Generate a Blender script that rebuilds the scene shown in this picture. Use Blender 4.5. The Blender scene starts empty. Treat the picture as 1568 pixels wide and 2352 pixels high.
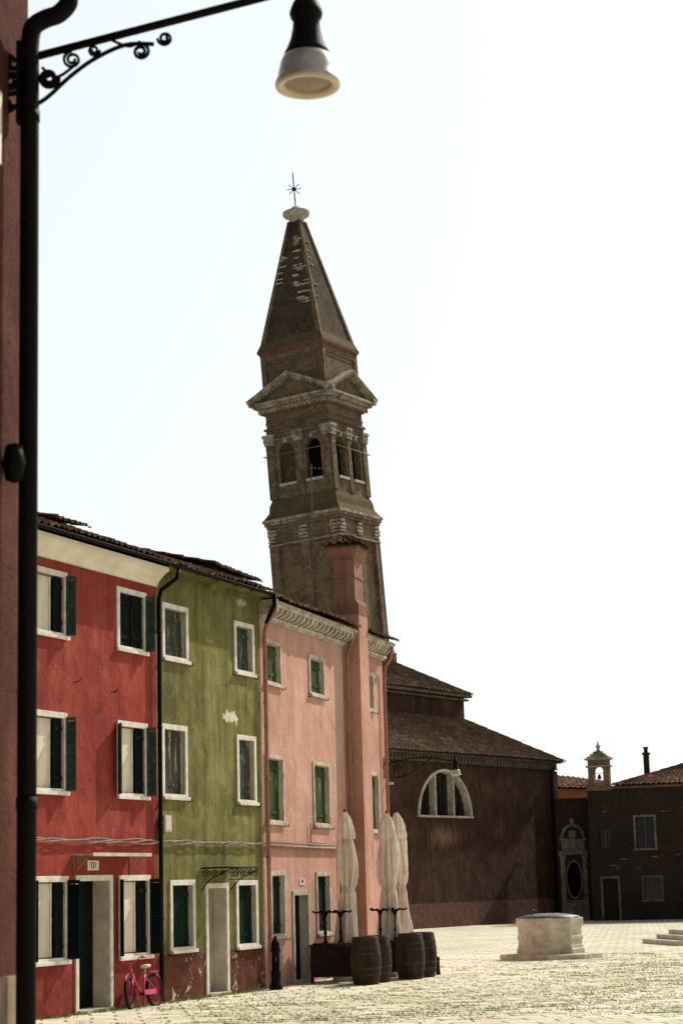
import bpy, math, random, bmesh
from mathutils import Vector, Matrix
random.seed(7)
S=bpy.context.scene
COL=S.collection
rad=math.radians
AZ=39.5; EL=42
# ---------------------------------------------------------------- materials
def newmat(name):
    m=bpy.data.materials.new(name); m.use_nodes=True
    nt=m.node_tree; b=nt.nodes['Principled BSDF']
    return m,nt,b
def N(nt,t,**k):
    n=nt.nodes.new(t)
    for a,v in k.items(): setattr(n,a,v)
    return n
def L(nt,a,b): nt.links.new(a,b)
def coords(nt,scale=(1,1,1),loc=(0,0,0)):
    tc=N(nt,'ShaderNodeTexCoord'); mp=N(nt,'ShaderNodeMapping')
    mp.inputs['Scale'].default_value=scale; mp.inputs['Location'].default_value=loc
    L(nt,tc.outputs['Object'],mp.inputs['Vector']); return mp.outputs['Vector']
def noise(nt,vec,scale,detail=5,rough=.6,dist=0):
    n=N(nt,'ShaderNodeTexNoise'); n.inputs['Scale'].default_value=scale; n.inputs['Detail'].default_value=detail
    n.inputs['Roughness'].default_value=rough; n.inputs['Distortion'].default_value=dist
    L(nt,vec,n.inputs['Vector']); return n.outputs['Fac']
def ramp(nt,fac,a,b,ca=(0,0,0,1),cb=(1,1,1,1)):
    r=N(nt,'ShaderNodeValToRGB'); e=r.color_ramp.elements
    e[0].position=a; e[1].position=b; e[0].color=ca; e[1].color=cb
    L(nt,fac,r.inputs['Fac']); return r.outputs['Color']
def c4(c): return (c[0],c[1],c[2],1)
def mix(nt,fac,a,b,mode='MIX'):
    m=N(nt,'ShaderNodeMix',data_type='RGBA',blend_type=mode)
    for s,v in ((m.inputs[0],fac),(m.inputs[6],a),(m.inputs[7],b)):
        if isinstance(v,(int,float)): s.default_value=v
        elif isinstance(v,tuple): s.default_value=c4(v)
        else: L(nt,v,s)
    return m.outputs[2]
def bump(nt,b,h,strength,dist=.01,prev=None):
    n=N(nt,'ShaderNodeBump'); n.inputs['Strength'].default_value=strength; n.inputs['Distance'].default_value=dist
    L(nt,h,n.inputs['Height'])
    if prev is not None: L(nt,prev,n.inputs['Normal'])
    L(nt,n.outputs['Normal'],b.inputs['Normal']); return n.outputs['Normal']
def zgrad(nt,z0,z1):
    tc=N(nt,'ShaderNodeTexCoord'); sp=N(nt,'ShaderNodeSeparateXYZ'); L(nt,tc.outputs['Object'],sp.inputs[0])
    mr=N(nt,'ShaderNodeMapRange'); mr.inputs['From Min'].default_value=z0; mr.inputs['From Max'].default_value=z1
    L(nt,sp.outputs['Z'],mr.inputs['Value']); return mr.outputs[0]
def mathn(nt,op,a,b):
    m=N(nt,'ShaderNodeMath',operation=op)
    for i,v in enumerate((a,b)):
        if isinstance(v,(int,float)): m.inputs[i].default_value=v
        else: L(nt,v,m.inputs[i])
    return m.outputs[0]
def stucco(name,c1,c2,stain,amount=.5,bumps=.5,plinth=None,patch=None,light=None):
    m,nt,b=newmat(name); v=coords(nt)
    col=mix(nt,ramp(nt,noise(nt,v,.7,9,.68,.6),.38,.62),c1,c2)
    if light: col=mix(nt,mathn(nt,'MULTIPLY',ramp(nt,noise(nt,coords(nt,(1,1,.7),(5,3,2)),1.3,8,.7,.5),.48,.64),.8),col,light)
    vs=coords(nt,(2.6,2.6,.2))
    st=ramp(nt,noise(nt,vs,1.6,7,.65),.47,.74)
    col=mix(nt,mathn(nt,'MULTIPLY',st,amount),col,stain)
    st2=ramp(nt,noise(nt,coords(nt,(1,1,.8),(9,2,4)),.8,9,.7,.8),.5,.66); col=mix(nt,mathn(nt,'MULTIPLY',st2,amount*.7),col,stain)
    sp=ramp(nt,noise(nt,v,6,6,.7),.6,.76); col=mix(nt,mathn(nt,'MULTIPLY',sp,amount*.5),col,stain)
    fine=ramp(nt,noise(nt,v,24,5,.65),.3,.75,(.78,.78,.78,1),(1.16,1.16,1.16,1)); col=mix(nt,1.0,col,fine,'MULTIPLY')
    lo=mathn(nt,'SUBTRACT',1.0,zgrad(nt,.1,1.7)); nl=ramp(nt,noise(nt,v,2.3,6,.7),.35,.6)
    col=mix(nt,mathn(nt,'MULTIPLY',mathn(nt,'MULTIPLY',lo,nl),.75),col,stain)
    hi=zgrad(nt,6.6,8.0); col=mix(nt,mathn(nt,'MULTIPLY',mathn(nt,'MULTIPLY',hi,ramp(nt,noise(nt,vs,2.5,6,.7),.3,.65)),.5),col,stain)
    if plinth:
        zz=mathn(nt,'ADD',mathn(nt,'MULTIPLY',zgrad(nt,0,4),4),mathn(nt,'MULTIPLY',noise(nt,v,1.8,6,.65),.3))
        pf=mathn(nt,'LESS_THAN',zz,plinth[0]+.15)
        pc=mix(nt,ramp(nt,noise(nt,v,3,6,.7),.4,.6),plinth[1],plinth[2])
        if len(plinth)>3: pc=mix(nt,ramp(nt,noise(nt,v,2.6,7,.75,.5),.60,.62),pc,plinth[3])
        col=mix(nt,pf,col,pc)
    if patch:
        tc=N(nt,'ShaderNodeTexCoord')
        for (px,pz,rx,rz,pcx,e0,e1) in patch:
            mp=N(nt,'ShaderNodeMapping'); mp.vector_type='POINT'
            mp.inputs['Location'].default_value=(-px/rx,0,-pz/rz); mp.inputs['Scale'].default_value=(1/rx,0,1/rz)
            L(nt,tc.outputs['Object'],mp.inputs['Vector'])
            ln=N(nt,'ShaderNodeVectorMath',operation='LENGTH'); L(nt,mp.outputs[0],ln.inputs[0])
            s=mathn(nt,'ADD',mathn(nt,'MULTIPLY',ln.outputs['Value'],.35),noise(nt,v if e1-e0<.05 else vs,4.5,6,.7,.6))
            col=mix(nt,ramp(nt,s,e0,e1,(1,1,1,1),(0,0,0,1)),col,pcx)
    L(nt,col,b.inputs['Base Color']); b.inputs['Roughness'].default_value=.95; b.inputs['Specular IOR Level'].default_value=.08
    n1=bump(nt,b,noise(nt,v,2.6,6,.6),bumps*.8,.08); bump(nt,b,noise(nt,v,34,4,.7),bumps,.014,n1)
    return m
def brick(name,c1,c2,mort,w=.26,h=.07,stain=(.05,.045,.03),moss=None,bs=.6,dark=.5,light=None):
    m,nt,b=newmat(name); tc=N(nt,'ShaderNodeTexCoord'); sp=N(nt,'ShaderNodeSeparateXYZ'); L(nt,tc.outputs['Object'],sp.inputs[0])
    cb=N(nt,'ShaderNodeCombineXYZ'); L(nt,mathn(nt,'ADD',sp.outputs['X'],sp.outputs['Y']),cb.inputs[0]); L(nt,sp.outputs['Z'],cb.inputs[1])
    bt=N(nt,'ShaderNodeTexBrick'); L(nt,cb.outputs[0],bt.inputs['Vector'])
    bt.inputs['Color1'].default_value=c4(c1); bt.inputs['Color2'].default_value=c4(c2); bt.inputs['Mortar'].default_value=c4(mort)
    bt.inputs['Scale'].default_value=1; bt.inputs['Brick Width'].default_value=w; bt.inputs['Row Height'].default_value=h; bt.inputs['Mortar Size'].default_value=h*.14; bt.inputs['Mortar Smooth'].default_value=.3
    v=coords(nt); col=bt.outputs['Color']
    col=mix(nt,mathn(nt,'MULTIPLY',ramp(nt,noise(nt,v,.7,9,.72,.7),.42,.62),dark),col,stain)
    lt=light if light else (c2[0]*1.5,c2[1]*1.5,c2[2]*1.45)
    col=mix(nt,mathn(nt,'MULTIPLY',ramp(nt,noise(nt,v,2.6,8,.75),.50,.62),.6),col,lt)
    col=mix(nt,1.0,col,ramp(nt,noise(nt,coords(nt,(1,1,2.2)),6,5,.75),.3,.7,(.45,.45,.45,1),(1.4,1.4,1.4,1)),'MULTIPLY')
    if moss: col=mix(nt,mathn(nt,'MULTIPLY',ramp(nt,noise(nt,v,1.7,7,.7),.48,.62),.7),col,moss)
    L(nt,col,b.inputs['Base Color']); b.inputs['Roughness'].default_value=.97; b.inputs['Specular IOR Level'].default_value=.06
    n1=bump(nt,b,bt.outputs['Fac'],-bs,.02); bump(nt,b,noise(nt,v,5,7,.75),bs,.09,n1)
    return m
def plain(name,c,rough=.6,metal=0,var=.25,scale=8,bs=.15,c2=None,spec=.15,str_z=1,c3=None):
    m,nt,b=newmat(name); v=coords(nt,(1,1,str_z))
    d=c2 if c2 else tuple(x*(1-var*1.6) for x in c)
    col=mix(nt,ramp(nt,noise(nt,v,scale,6,.65),.38,.66),c,d)
    if c3: col=mix(nt,ramp(nt,noise(nt,coords(nt,(1,1,str_z*2),(3,7,1)),scale*.8,7,.75),.54,.60),col,c3)
    L(nt,col,b.inputs['Base Color']); b.inputs['Roughness'].default_value=rough; b.inputs['Metallic'].default_value=metal; b.inputs['Specular IOR Level'].default_value=spec
    if bs: bump(nt,b,noise(nt,v,scale*4,5,.6),bs,.01)
    return m
def tiles(name,ca,cb,cc,moss=(.05,.045,.025)):
    m,nt,b=newmat(name); v=coords(nt,(5,5,5))
    vo=N(nt,'ShaderNodeTexVoronoi'); vo.inputs['Scale'].default_value=1; L(nt,v,vo.inputs['Vector'])
    sp=N(nt,'ShaderNodeSeparateColor'); L(nt,vo.outputs['Color'],sp.inputs[0])
    col=mix(nt,sp.outputs[0],ca,cb); col=mix(nt,ramp(nt,sp.outputs[1],.6,.9),col,cc)
    v1=coords(nt); col=mix(nt,mathn(nt,'MULTIPLY',ramp(nt,noise(nt,v1,1.1,7,.7),.42,.62),.8),col,moss)
    L(nt,col,b.inputs['Base Color']); b.inputs['Roughness'].default_value=.97; b.inputs['Specular IOR Level'].default_value=.06
    bump(nt,b,noise(nt,v1,20,4,.6),.4,.02); return m
M={}
M['red']=stucco('red_stucco',(.355,.060,.042),(.27,.045,.033),(.12,.026,.019),.5,light=(.43,.095,.07),bumps=.8)
M['green']=stucco('green_stucco',(.235,.215,.075),(.17,.155,.05),(.055,.052,.02),.8,plinth=(.84,(.15,.050,.032),(.08,.03,.02),(.50,.44,.38)),light=(.33,.30,.12),bumps=.8,
    patch=[(3.25,5.42,.55,.20,(.66,.60,.48),.68,.70),(3.75,7.84,.40,.14,(.46,.38,.27),.66,.68),(2.3,6.9,.3,.12,(.30,.26,.14),.60,.62)])
M['pink']=stucco('pink_stucco',(.60,.335,.255),(.52,.285,.215),(.30,.155,.115),.4,light=(.68,.42,.335),bumps=.6)
M['pinkdark']=stucco('chimney_stucco',(.40,.205,.15),(.30,.15,.108),(.13,.07,.05),.65,light=(.46,.27,.20))
M['church']=stucco('church_stucco',(.080,.038,.026),(.052,.027,.018),(.022,.014,.010),.85,plinth=(1.1,(.16,.080,.062),(.11,.055,.042)),bumps=.9,light=(.125,.062,.042),
    patch=[(3.2,4.1,2.5,.95,(.22,.12,.085),.52,.70)])
M['near']=stucco('near_stucco',(.20,.070,.047),(.135,.046,.032),(.045,.017,.012),.65,bumps=3.5,light=(.29,.115,.08))
M['orange']=stucco('orange_stucco',(.42,.14,.05),(.34,.11,.04),(.2,.07,.03),.3)
M['white']=plain('white_trim',(.78,.74,.65),.85,0,.14,5,.25,c2=(.55,.50,.43))
M['reveal']=plain('reveal_plaster',(.62,.56,.46),.9,0,.1,3,.2,c2=(.42,.37,.30))
M['cream']=plain('cream_cornice',(.82,.76,.63),.85,0,.08,2,.2,c2=(.68,.61,.48))
M['stone']=plain('istrian_stone',(.58,.53,.44),.9,0,.3,4,.6,c2=(.27,.24,.19))
M['towerstone']=plain('weathered_stone',(.46,.40,.32),.95,0,.4,2.0,.6,c2=(.12,.10,.074))
M['dimstone']=plain('dim_stone',(.22,.19,.16),.95,0,.4,3,.6,c2=(.09,.076,.06))
M['darkstone']=plain('eaves_stone',(.15,.115,.085),.95,0,.4,2,.6,c2=(.07,.055,.042))
M['brick']=brick('tower_brick',(.225,.152,.096),(.150,.103,.066),(.25,.195,.14),.27,.085,stain=(.055,.044,.03),light=(.33,.25,.165),dark=.65)
M['bricks']=brick('spire_brick',(.105,.075,.050),(.072,.052,.036),(.115,.092,.065),.27,.085,stain=(.032,.026,.018),light=(.155,.118,.078),dark=.65)
M['brickmoss']=brick('mossy_brick',(.17,.122,.07),(.12,.086,.05),(.155,.12,.08),.27,.085,moss=(.115,.09,.03))
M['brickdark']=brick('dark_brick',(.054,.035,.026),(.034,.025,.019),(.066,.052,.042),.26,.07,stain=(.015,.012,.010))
M['terra']=plain('terracotta',(.22,.12,.08),.95,0,.3,3,.4)
M['tile']=tiles('roof_tiles',(.20,.095,.06),(.12,.062,.04),(.32,.19,.125))
M['tiled']=tiles('old_roof_tiles',(.17,.095,.058),(.10,.06,.04),(.27,.17,.11),(.085,.064,.036))
M['black']=plain('black_iron',(.006,.005,.005),.65,.0,.3,20,.1,spec=.10)
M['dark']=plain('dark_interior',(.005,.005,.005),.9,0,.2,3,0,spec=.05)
M['shdark']=plain('dark_green_shutter',(.008,.012,.011),.85,0,.3,10,.1,spec=.06)
M['shteal']=plain('slatted_green_shutter',(.05,.082,.07),.85,0,.3,10,.1,c2=(.022,.038,.033),spec=.06)
M['weather']=plain('weathered_teal_shutter',(.026,.062,.044),.95,0,.3,9,.5,c2=(.095,.07,.05),str_z=.10,spec=.05,c3=(.34,.275,.215))
M['greensh']=plain('green_shutter',(.060,.088,.030),.9,0,.3,7,.3,c2=(.028,.048,.02),str_z=.12,spec=.05,c3=(.17,.16,.09))
M['greendark']=plain('dark_green_paint',(.010,.024,.018),.9,0,.3,6,.2,str_z=.2,spec=.05)
M['curtain']=plain('cream_curtain',(.74,.66,.52),.9,0,.1,4,.1,c2=(.60,.52,.40),str_z=.2)
M['olddoor']=plain('old_door_paint',(.50,.45,.37),.9,0,.3,5,.4,c2=(.25,.18,.12),str_z=.2)
M['glass']=plain('window_glass',(.010,.012,.013),.12,0,.1,2,0,spec=.35)
M['pipepink']=plain('painted_pipe',(.37,.19,.14),.6,0,.2,6,.1)
M['cable']=plain('grey_cable',(.36,.31,.28),.7,0,.3,25,.2,c2=(.10,.08,.07))
M['cloth']=plain('parasol_cloth',(.82,.70,.60),.95,0,.1,4,.25,c2=(.62,.50,.42))
M['oak']=plain('barrel_oak',(.062,.036,.020),.8,0,.4,9,.4,c2=(.022,.014,.009),str_z=.15)
M['hoop']=plain('barrel_hoop',(.065,.058,.052),.6,.5,.3,12,.1,c2=(.03,.025,.02))
M['wood']=plain('dark_wood',(.030,.020,.014),.8,0,.3,9,.3)
M['bikepink']=plain('pink_bicycle_paint',(.62,.03,.14),.35,0,.1,8,0,spec=.4)
M['tyre']=plain('black_tyre',(.012,.012,.012),.8,0,.1,8,0)
M['rimpink']=plain('magenta_rim',(.30,.014,.06),.4,0,.1,8,0)
M['lampwhite']=plain('enamel_white',(.56,.54,.49),.3,0,.2,5,.1,c2=(.28,.27,.25),spec=.5)
M['lampglass']=plain('lamp_diffuser',(.27,.22,.145),.3,0,.1,6,0)
M['rimcream']=plain('lamp_rim',(.66,.56,.41),.4,0,.1,6,0)
M['well']=plain('well_stone',(.62,.55,.44),.9,0,.3,3.5,.7,c2=(.36,.31,.235))
M['lid']=plain('well_lid',(.09,.095,.09),.45,.5,.3,4,.2)
M['strap']=plain('yellow_strap',(.20,.185,.06),.7,0,.1,6,0)
M['tansto']=plain('tan_plinth',(.36,.27,.19),.95,0,.3,3,.8,c2=(.22,.15,.11))
M['grass']=plain('grass_blades',(.15,.21,.035),.9,0,.3,1.5,0,c2=(.28,.31,.08),spec=.05)
def paving():
    m,nt,b=newmat('stone_paving'); v=coords(nt)
    vr=coords(nt); mp=vr.node; mp.inputs['Rotation'].default_value=(0,0,rad(-8))
    bt=N(nt,'ShaderNodeTexBrick')
    wob=N(nt,'ShaderNodeTexNoise'); wob.inputs['Scale'].default_value=2.2; wob.inputs['Detail'].default_value=4; L(nt,v,wob.inputs['Vector'])
    vm=N(nt,'ShaderNodeVectorMath',operation='MULTIPLY_ADD'); L(nt,wob.outputs['Color'],vm.inputs[0]); vm.inputs[1].default_value=(.14,.14,0); L(nt,vr,vm.inputs[2])
    L(nt,vm.outputs[0],bt.inputs['Vector']); bt.inputs['Scale'].default_value=1; bt.inputs['Brick Width'].default_value=.80; bt.inputs['Row Height'].default_value=.46
    bt.inputs['Mortar Size'].default_value=.034; bt.inputs['Mortar Smooth'].default_value=.6; bt.inputs['Bias'].default_value=-.1
    bt.inputs['Color1'].default_value=(.80,.735,.60,1); bt.inputs['Color2'].default_value=(.60,.54,.425,1); bt.inputs['Mortar'].default_value=(.24,.195,.12,1)
    col=bt.outputs['Color']
    col=mix(nt,mathn(nt,'MULTIPLY',ramp(nt,noise(nt,v,.22,8,.7),.42,.66),.55),col,(.46,.395,.285))
    col=mix(nt,1.0,col,ramp(nt,noise(nt,v,3,7,.75),.3,.7,(.68,.68,.68,1),(1.2,1.2,1.2,1)),'MULTIPLY')
    gm=mathn(nt,'MULTIPLY',ramp(nt,bt.outputs['Fac'],.03,.4),ramp(nt,noise(nt,v,.45,7,.72),.36,.50))
    col=mix(nt,gm,col,(.19,.235,.045))
    gm2=mathn(nt,'MULTIPLY',ramp(nt,noise(nt,v,.35,8,.75,.4),.54,.66),ramp(nt,noise(nt,v,9,5,.8),.48,.58))
    col=mix(nt,mathn(nt,'MULTIPLY',gm2,.6),col,(.26,.29,.08))
    L(nt,col,b.inputs['Base Color']); b.inputs['Roughness'].default_value=.92; b.inputs['Specular IOR Level'].default_value=.1
    n1=bump(nt,b,bt.outputs['Fac'],-.7,.04); bump(nt,b,noise(nt,v,5,6,.65),.45,.05,n1); return m
M['paving']=paving()
M['soil']=plain('far_ground',(.30,.26,.2),.95,0,.2,.3,.2)
# ---------------------------------------------------------------- mesh builder
class MB:
    def __init__(s): s.v=[]; s.f=[]; s.m=[]; s.sm=[]
    def poly(s,pts,mi=0,smooth=False):
        b=len(s.v); s.v+= [tuple(p) for p in pts]; s.f.append(tuple(range(b,b+len(pts)))); s.m.append(mi); s.sm.append(smooth)
    def box(s,x0,x1,y0,y1,z0,z1,mi=0,tf=None):
        if x0>x1:x0,x1=x1,x0
        if y0>y1:y0,y1=y1,y0
        if z0>z1:z0,z1=z1,z0
        c=[(x0,y0,z0),(x1,y0,z0),(x1,y1,z0),(x0,y1,z0),(x0,y0,z1),(x1,y0,z1),(x1,y1,z1),(x0,y1,z1)]
        if tf: c=[tuple(tf@Vector(p)) for p in c]
        b=len(s.v); s.v+=c
        for q in ((0,3,2,1),(4,5,6,7),(0,1,5,4),(1,2,6,5),(2,3,7,6),(3,0,4,7)):
            s.f.append(tuple(b+i for i in q)); s.m.append(mi); s.sm.append(False)
    def extr(s,prof,x0,x1,mi=0,caps=True):
        b=len(s.v); n=len(prof)
        s.v+=[(x0,y,z) for y,z in prof]+[(x1,y,z) for y,z in prof]
        for i in range(n):
            j=(i+1)%n; s.f.append((b+i,b+j,b+n+j,b+n+i)); s.m.append(mi); s.sm.append(False)
        if caps:
            s.f.append(tuple(b+i for i in range(n))[::-1]); s.m.append(mi); s.sm.append(False)
            s.f.append(tuple(b+n+i for i in range(n))); s.m.append(mi); s.sm.append(False)
    def lathe(s,prof,c=(0,0,0),n=24,mi=0,smooth=True,mod=None,tf=None,cap=True):
        b=len(s.v)
        for r,z in prof:
            for k in range(n):
                a=2*math.pi*k/n; rr=r*(mod(a,z) if mod else 1)
                p=Vector((rr*math.cos(a),rr*math.sin(a),z))
                if tf: p=tf@p
                s.v.append((p.x+c[0],p.y+c[1],p.z+c[2]))
        for i in range(len(prof)-1):
            for k in range(n):
                k2=(k+1)%n
                s.f.append((b+i*n+k,b+i*n+k2,b+(i+1)*n+k2,b+(i+1)*n+k)); s.m.append(mi); s.sm.append(smooth)
        if cap:
            s.f.append(tuple(b+k for k in range(n))[::-1]); s.m.append(mi); s.sm.append(False)
            e=b+(len(prof)-1)*n; s.f.append(tuple(e+k for k in range(n))); s.m.append(mi); s.sm.append(False)
    def tube(s,pts,r,n=8,mi=0,closed=False):
        P=[Vector(p) for p in pts]; m=len(P); b=len(s.v)
        up=None
        for i in range(m):
            if closed: t=P[(i+1)%m]-P[i-1]
            else: t=P[min(i+1,m-1)]-P[max(i-1,0)]
            t.normalize()
            if up is None:
                up=Vector((0,0,1)) if abs(t.z)<.9 else Vector((1,0,0))
            x=t.cross(up)
            if x.length<1e-4: x=t.cross(Vector((0,1,0)))
            x.normalize(); y=x.cross(t); up=y
            rr=r[i] if isinstance(r,(list,tuple)) else r
            for k in range(n):
                a=2*math.pi*k/n; p=P[i]+x*(rr*math.cos(a))+y*(rr*math.sin(a)); s.v.append(tuple(p))
        for i in range(m if closed else m-1):
            j=(i+1)%m
            for k in range(n):
                k2=(k+1)%n; s.f.append((b+i*n+k,b+i*n+k2,b+j*n+k2,b+j*n+k)); s.m.append(mi); s.sm.append(True)
        if not closed:
            s.f.append(tuple(b+k for k in range(n))[::-1]); s.m.append(mi); s.sm.append(False)
            e=b+(m-1)*n; s.f.append(tuple(e+k for k in range(n))); s.m.append(mi); s.sm.append(False)
    def finish(s,name,mats,parent=None,label=None,cat=None,group=None,kind=None,fix=True,bevel=0):
        me=bpy.data.meshes.new(name); me.from_pydata(s.v,[],s.f); me.update()
        for m in mats: me.materials.append(M[m] if isinstance(m,str) else m)
        me.polygons.foreach_set('material_index',s.m); me.polygons.foreach_set('use_smooth',s.sm)
        if fix:
            bm=bmesh.new(); bm.from_mesh(me); bmesh.ops.recalc_face_normals(bm,faces=bm.faces); bm.to_mesh(me); bm.free()
        o=bpy.data.objects.new(name,me); COL.objects.link(o)
        if parent: o.parent=parent
        if bevel:
            bv=o.modifiers.new('bevel','BEVEL'); bv.width=bevel; bv.segments=2; bv.limit_method='ANGLE'
        tag(o,label,cat,group,kind); return o
def tag(o,label=None,cat=None,group=None,kind=None):
    if label:o['label']=label
    if cat:o['category']=cat
    if group:o['group']=group
    if kind:o['kind']=kind
def empty(name,loc,rotz=0,label=None,cat=None,group=None,mat=None):
    o=bpy.data.objects.new(name,None); o.empty_display_size=.3; COL.objects.link(o)
    if mat is not None: o.matrix_world=mat
    else: o.location=loc; o.rotation_euler=(0,0,rotz)
    tag(o,label,cat,group); return o
def wall(B,u0,u1,h0,h1,ops,y=0,depth=.2,mi=0,ri=1):
    x=u0
    for (a,b,hb,ht,rise) in sorted(ops):
        if a>x: B.poly([(x,y,h0),(a,y,h0),(a,y,h1),(x,y,h1)],mi)
        n=1 if rise==0 else 18; c=(a+b)/2; w=(b-a)/2
        def top(t): return ht+rise*math.sqrt(max(0,1-((t-c)/w)**2))
        if hb>h0: B.poly([(a,y,h0),(b,y,h0),(b,y,hb),(a,y,hb)],mi)
        xs=[a+(b-a)*(.5-.5*math.cos(math.pi*k/n)) for k in range(n+1)]
        for k in range(n):
            p,q=xs[k],xs[k+1]; tp,tq=top(p),top(q)
            B.poly([(p,y,tp),(q,y,tq),(q,y,h1),(p,y,h1)],mi)
            B.poly([(p,y,tp),(p,y+depth,tp),(q,y+depth,tq),(q,y,tq)],ri)
        B.poly([(a,y,hb),(a,y+depth,hb),(a,y+depth,ht),(a,y,ht)],ri)
        B.poly([(b,y,hb),(b,y,ht),(b,y+depth,ht),(b,y+depth,hb)],ri)
        B.poly([(a,y,hb),(b,y,hb),(b,y+depth,hb),(a,y+depth,hb)],ri)
        x=b
    if u1>x: B.poly([(x,y,h0),(u1,y,h0),(u1,y,h1),(x,y,h1)],mi)
def roof(name,p00,p10,p01,p11,parent,mat='tile',period=.2,course=.36,amp=.035,sub=6):
    p00,p10,p01,p11=[Vector(p) for p in (p00,p10,p01,p11)]
    Lu=max((p10-p00).length,(p11-p01).length); Lv=((p01+p11)/2-(p00+p10)/2).length
    nu=max(2,int(Lu/period)); nv=max(1,int(Lv/course))
    nrm=((p10-p00) if (p10-p00).length>.1 else (p11-p01)).cross(p01-p00 if (p01-p00).length>.1 else p11-p10); nrm.normalize()
    if nrm.z<0: nrm=-nrm
    B=MB(); cols=nu*sub+1; rnd=[[random.uniform(-.009,.009) for _ in range(nu+1)] for _ in range(nv+1)]
    sl=[[random.uniform(-.028,.028) for _ in range(nu+1)] for _ in range(nv+1)]
    rows=[]
    for j in range(nv):
        for e in (0,1): rows.append((j,e,.03*(1-e)))
    for j,e,lift in rows:
        for i in range(cols):
            uu=i/(cols-1); k=min(i//sub,nu); ph=2*math.pi*(i%sub)/sub
            vv=(j+e)/nv+(sl[j][k]/Lv if (e==0) else 0)
            sag=-.025*math.sin(uu*7+j*.2)
            p=(p00*(1-uu)+p10*uu)*(1-vv)+(p01*(1-uu)+p11*uu)*vv
            w=math.sin(ph); w=w if w>0 else w*.5
            p=p+nrm*(amp*w+lift+rnd[j][k]+(sag if Lu>3 else 0))
            B.v.append(tuple(p))
    for r in range(len(rows)-1):
        for i in range(cols-1):
            a=r*cols+i; B.f.append((a,a+1,a+cols+1,a+cols)); B.m.append(0); B.sm.append(False)
    b=len(B.v)
    for i in range(cols):
        q=Vector(B.v[i])-nrm*.03; B.v.append(tuple(q))
    for i in range(cols-1): B.f.append((i,b+i,b+i+1,i+1)); B.m.append(0); B.sm.append(False)
    b=len(B.v); B.v+=[tuple(p-nrm*.09) for p in (p00,p10,p11,p01)]; B.f.append((b,b+1,b+2,b+3)); B.m.append(0); B.sm.append(False)
    return B.finish(name,[mat],parent,fix=False)
def scroll(B,c,r0,turns,start,sgn=1,axis='x',r=.012,n=6,shrink=.25):
    ax=axis if isinstance(axis,Vector) else Vector((1,0,0)); c=Vector(c); pts=[]
    k=int(26*turns)
    for i in range(k+1):
        t=i/k; rr=r0*(1-(1-shrink)*t); a=start+sgn*2*math.pi*turns*t
        pts.append(c+ax*(rr*math.cos(a))+Vector((0,0,1))*(rr*math.sin(a)))
    B.tube(pts,r,n); return pts[0]
def text_mesh(body,size,parent,name,loc,mat):
    cu=bpy.data.curves.new(name,'FONT'); cu.body=body; cu.size=size; cu.extrude=.002; cu.align_x='CENTER'; cu.align_y='CENTER'
    t=bpy.data.objects.new('tmp',cu); COL.objects.link(t)
    bpy.context.view_layer.update(); dg=bpy.context.evaluated_depsgraph_get()
    me=bpy.data.meshes.new_from_object(t.evaluated_get(dg)); bpy.data.objects.remove(t)
    me.materials.clear(); me.materials.append(M[mat])
    o=bpy.data.objects.new(name,me); COL.objects.link(o); o.parent=parent; o.location=loc; o.rotation_euler=(math.pi/2,0,0); return o
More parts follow.
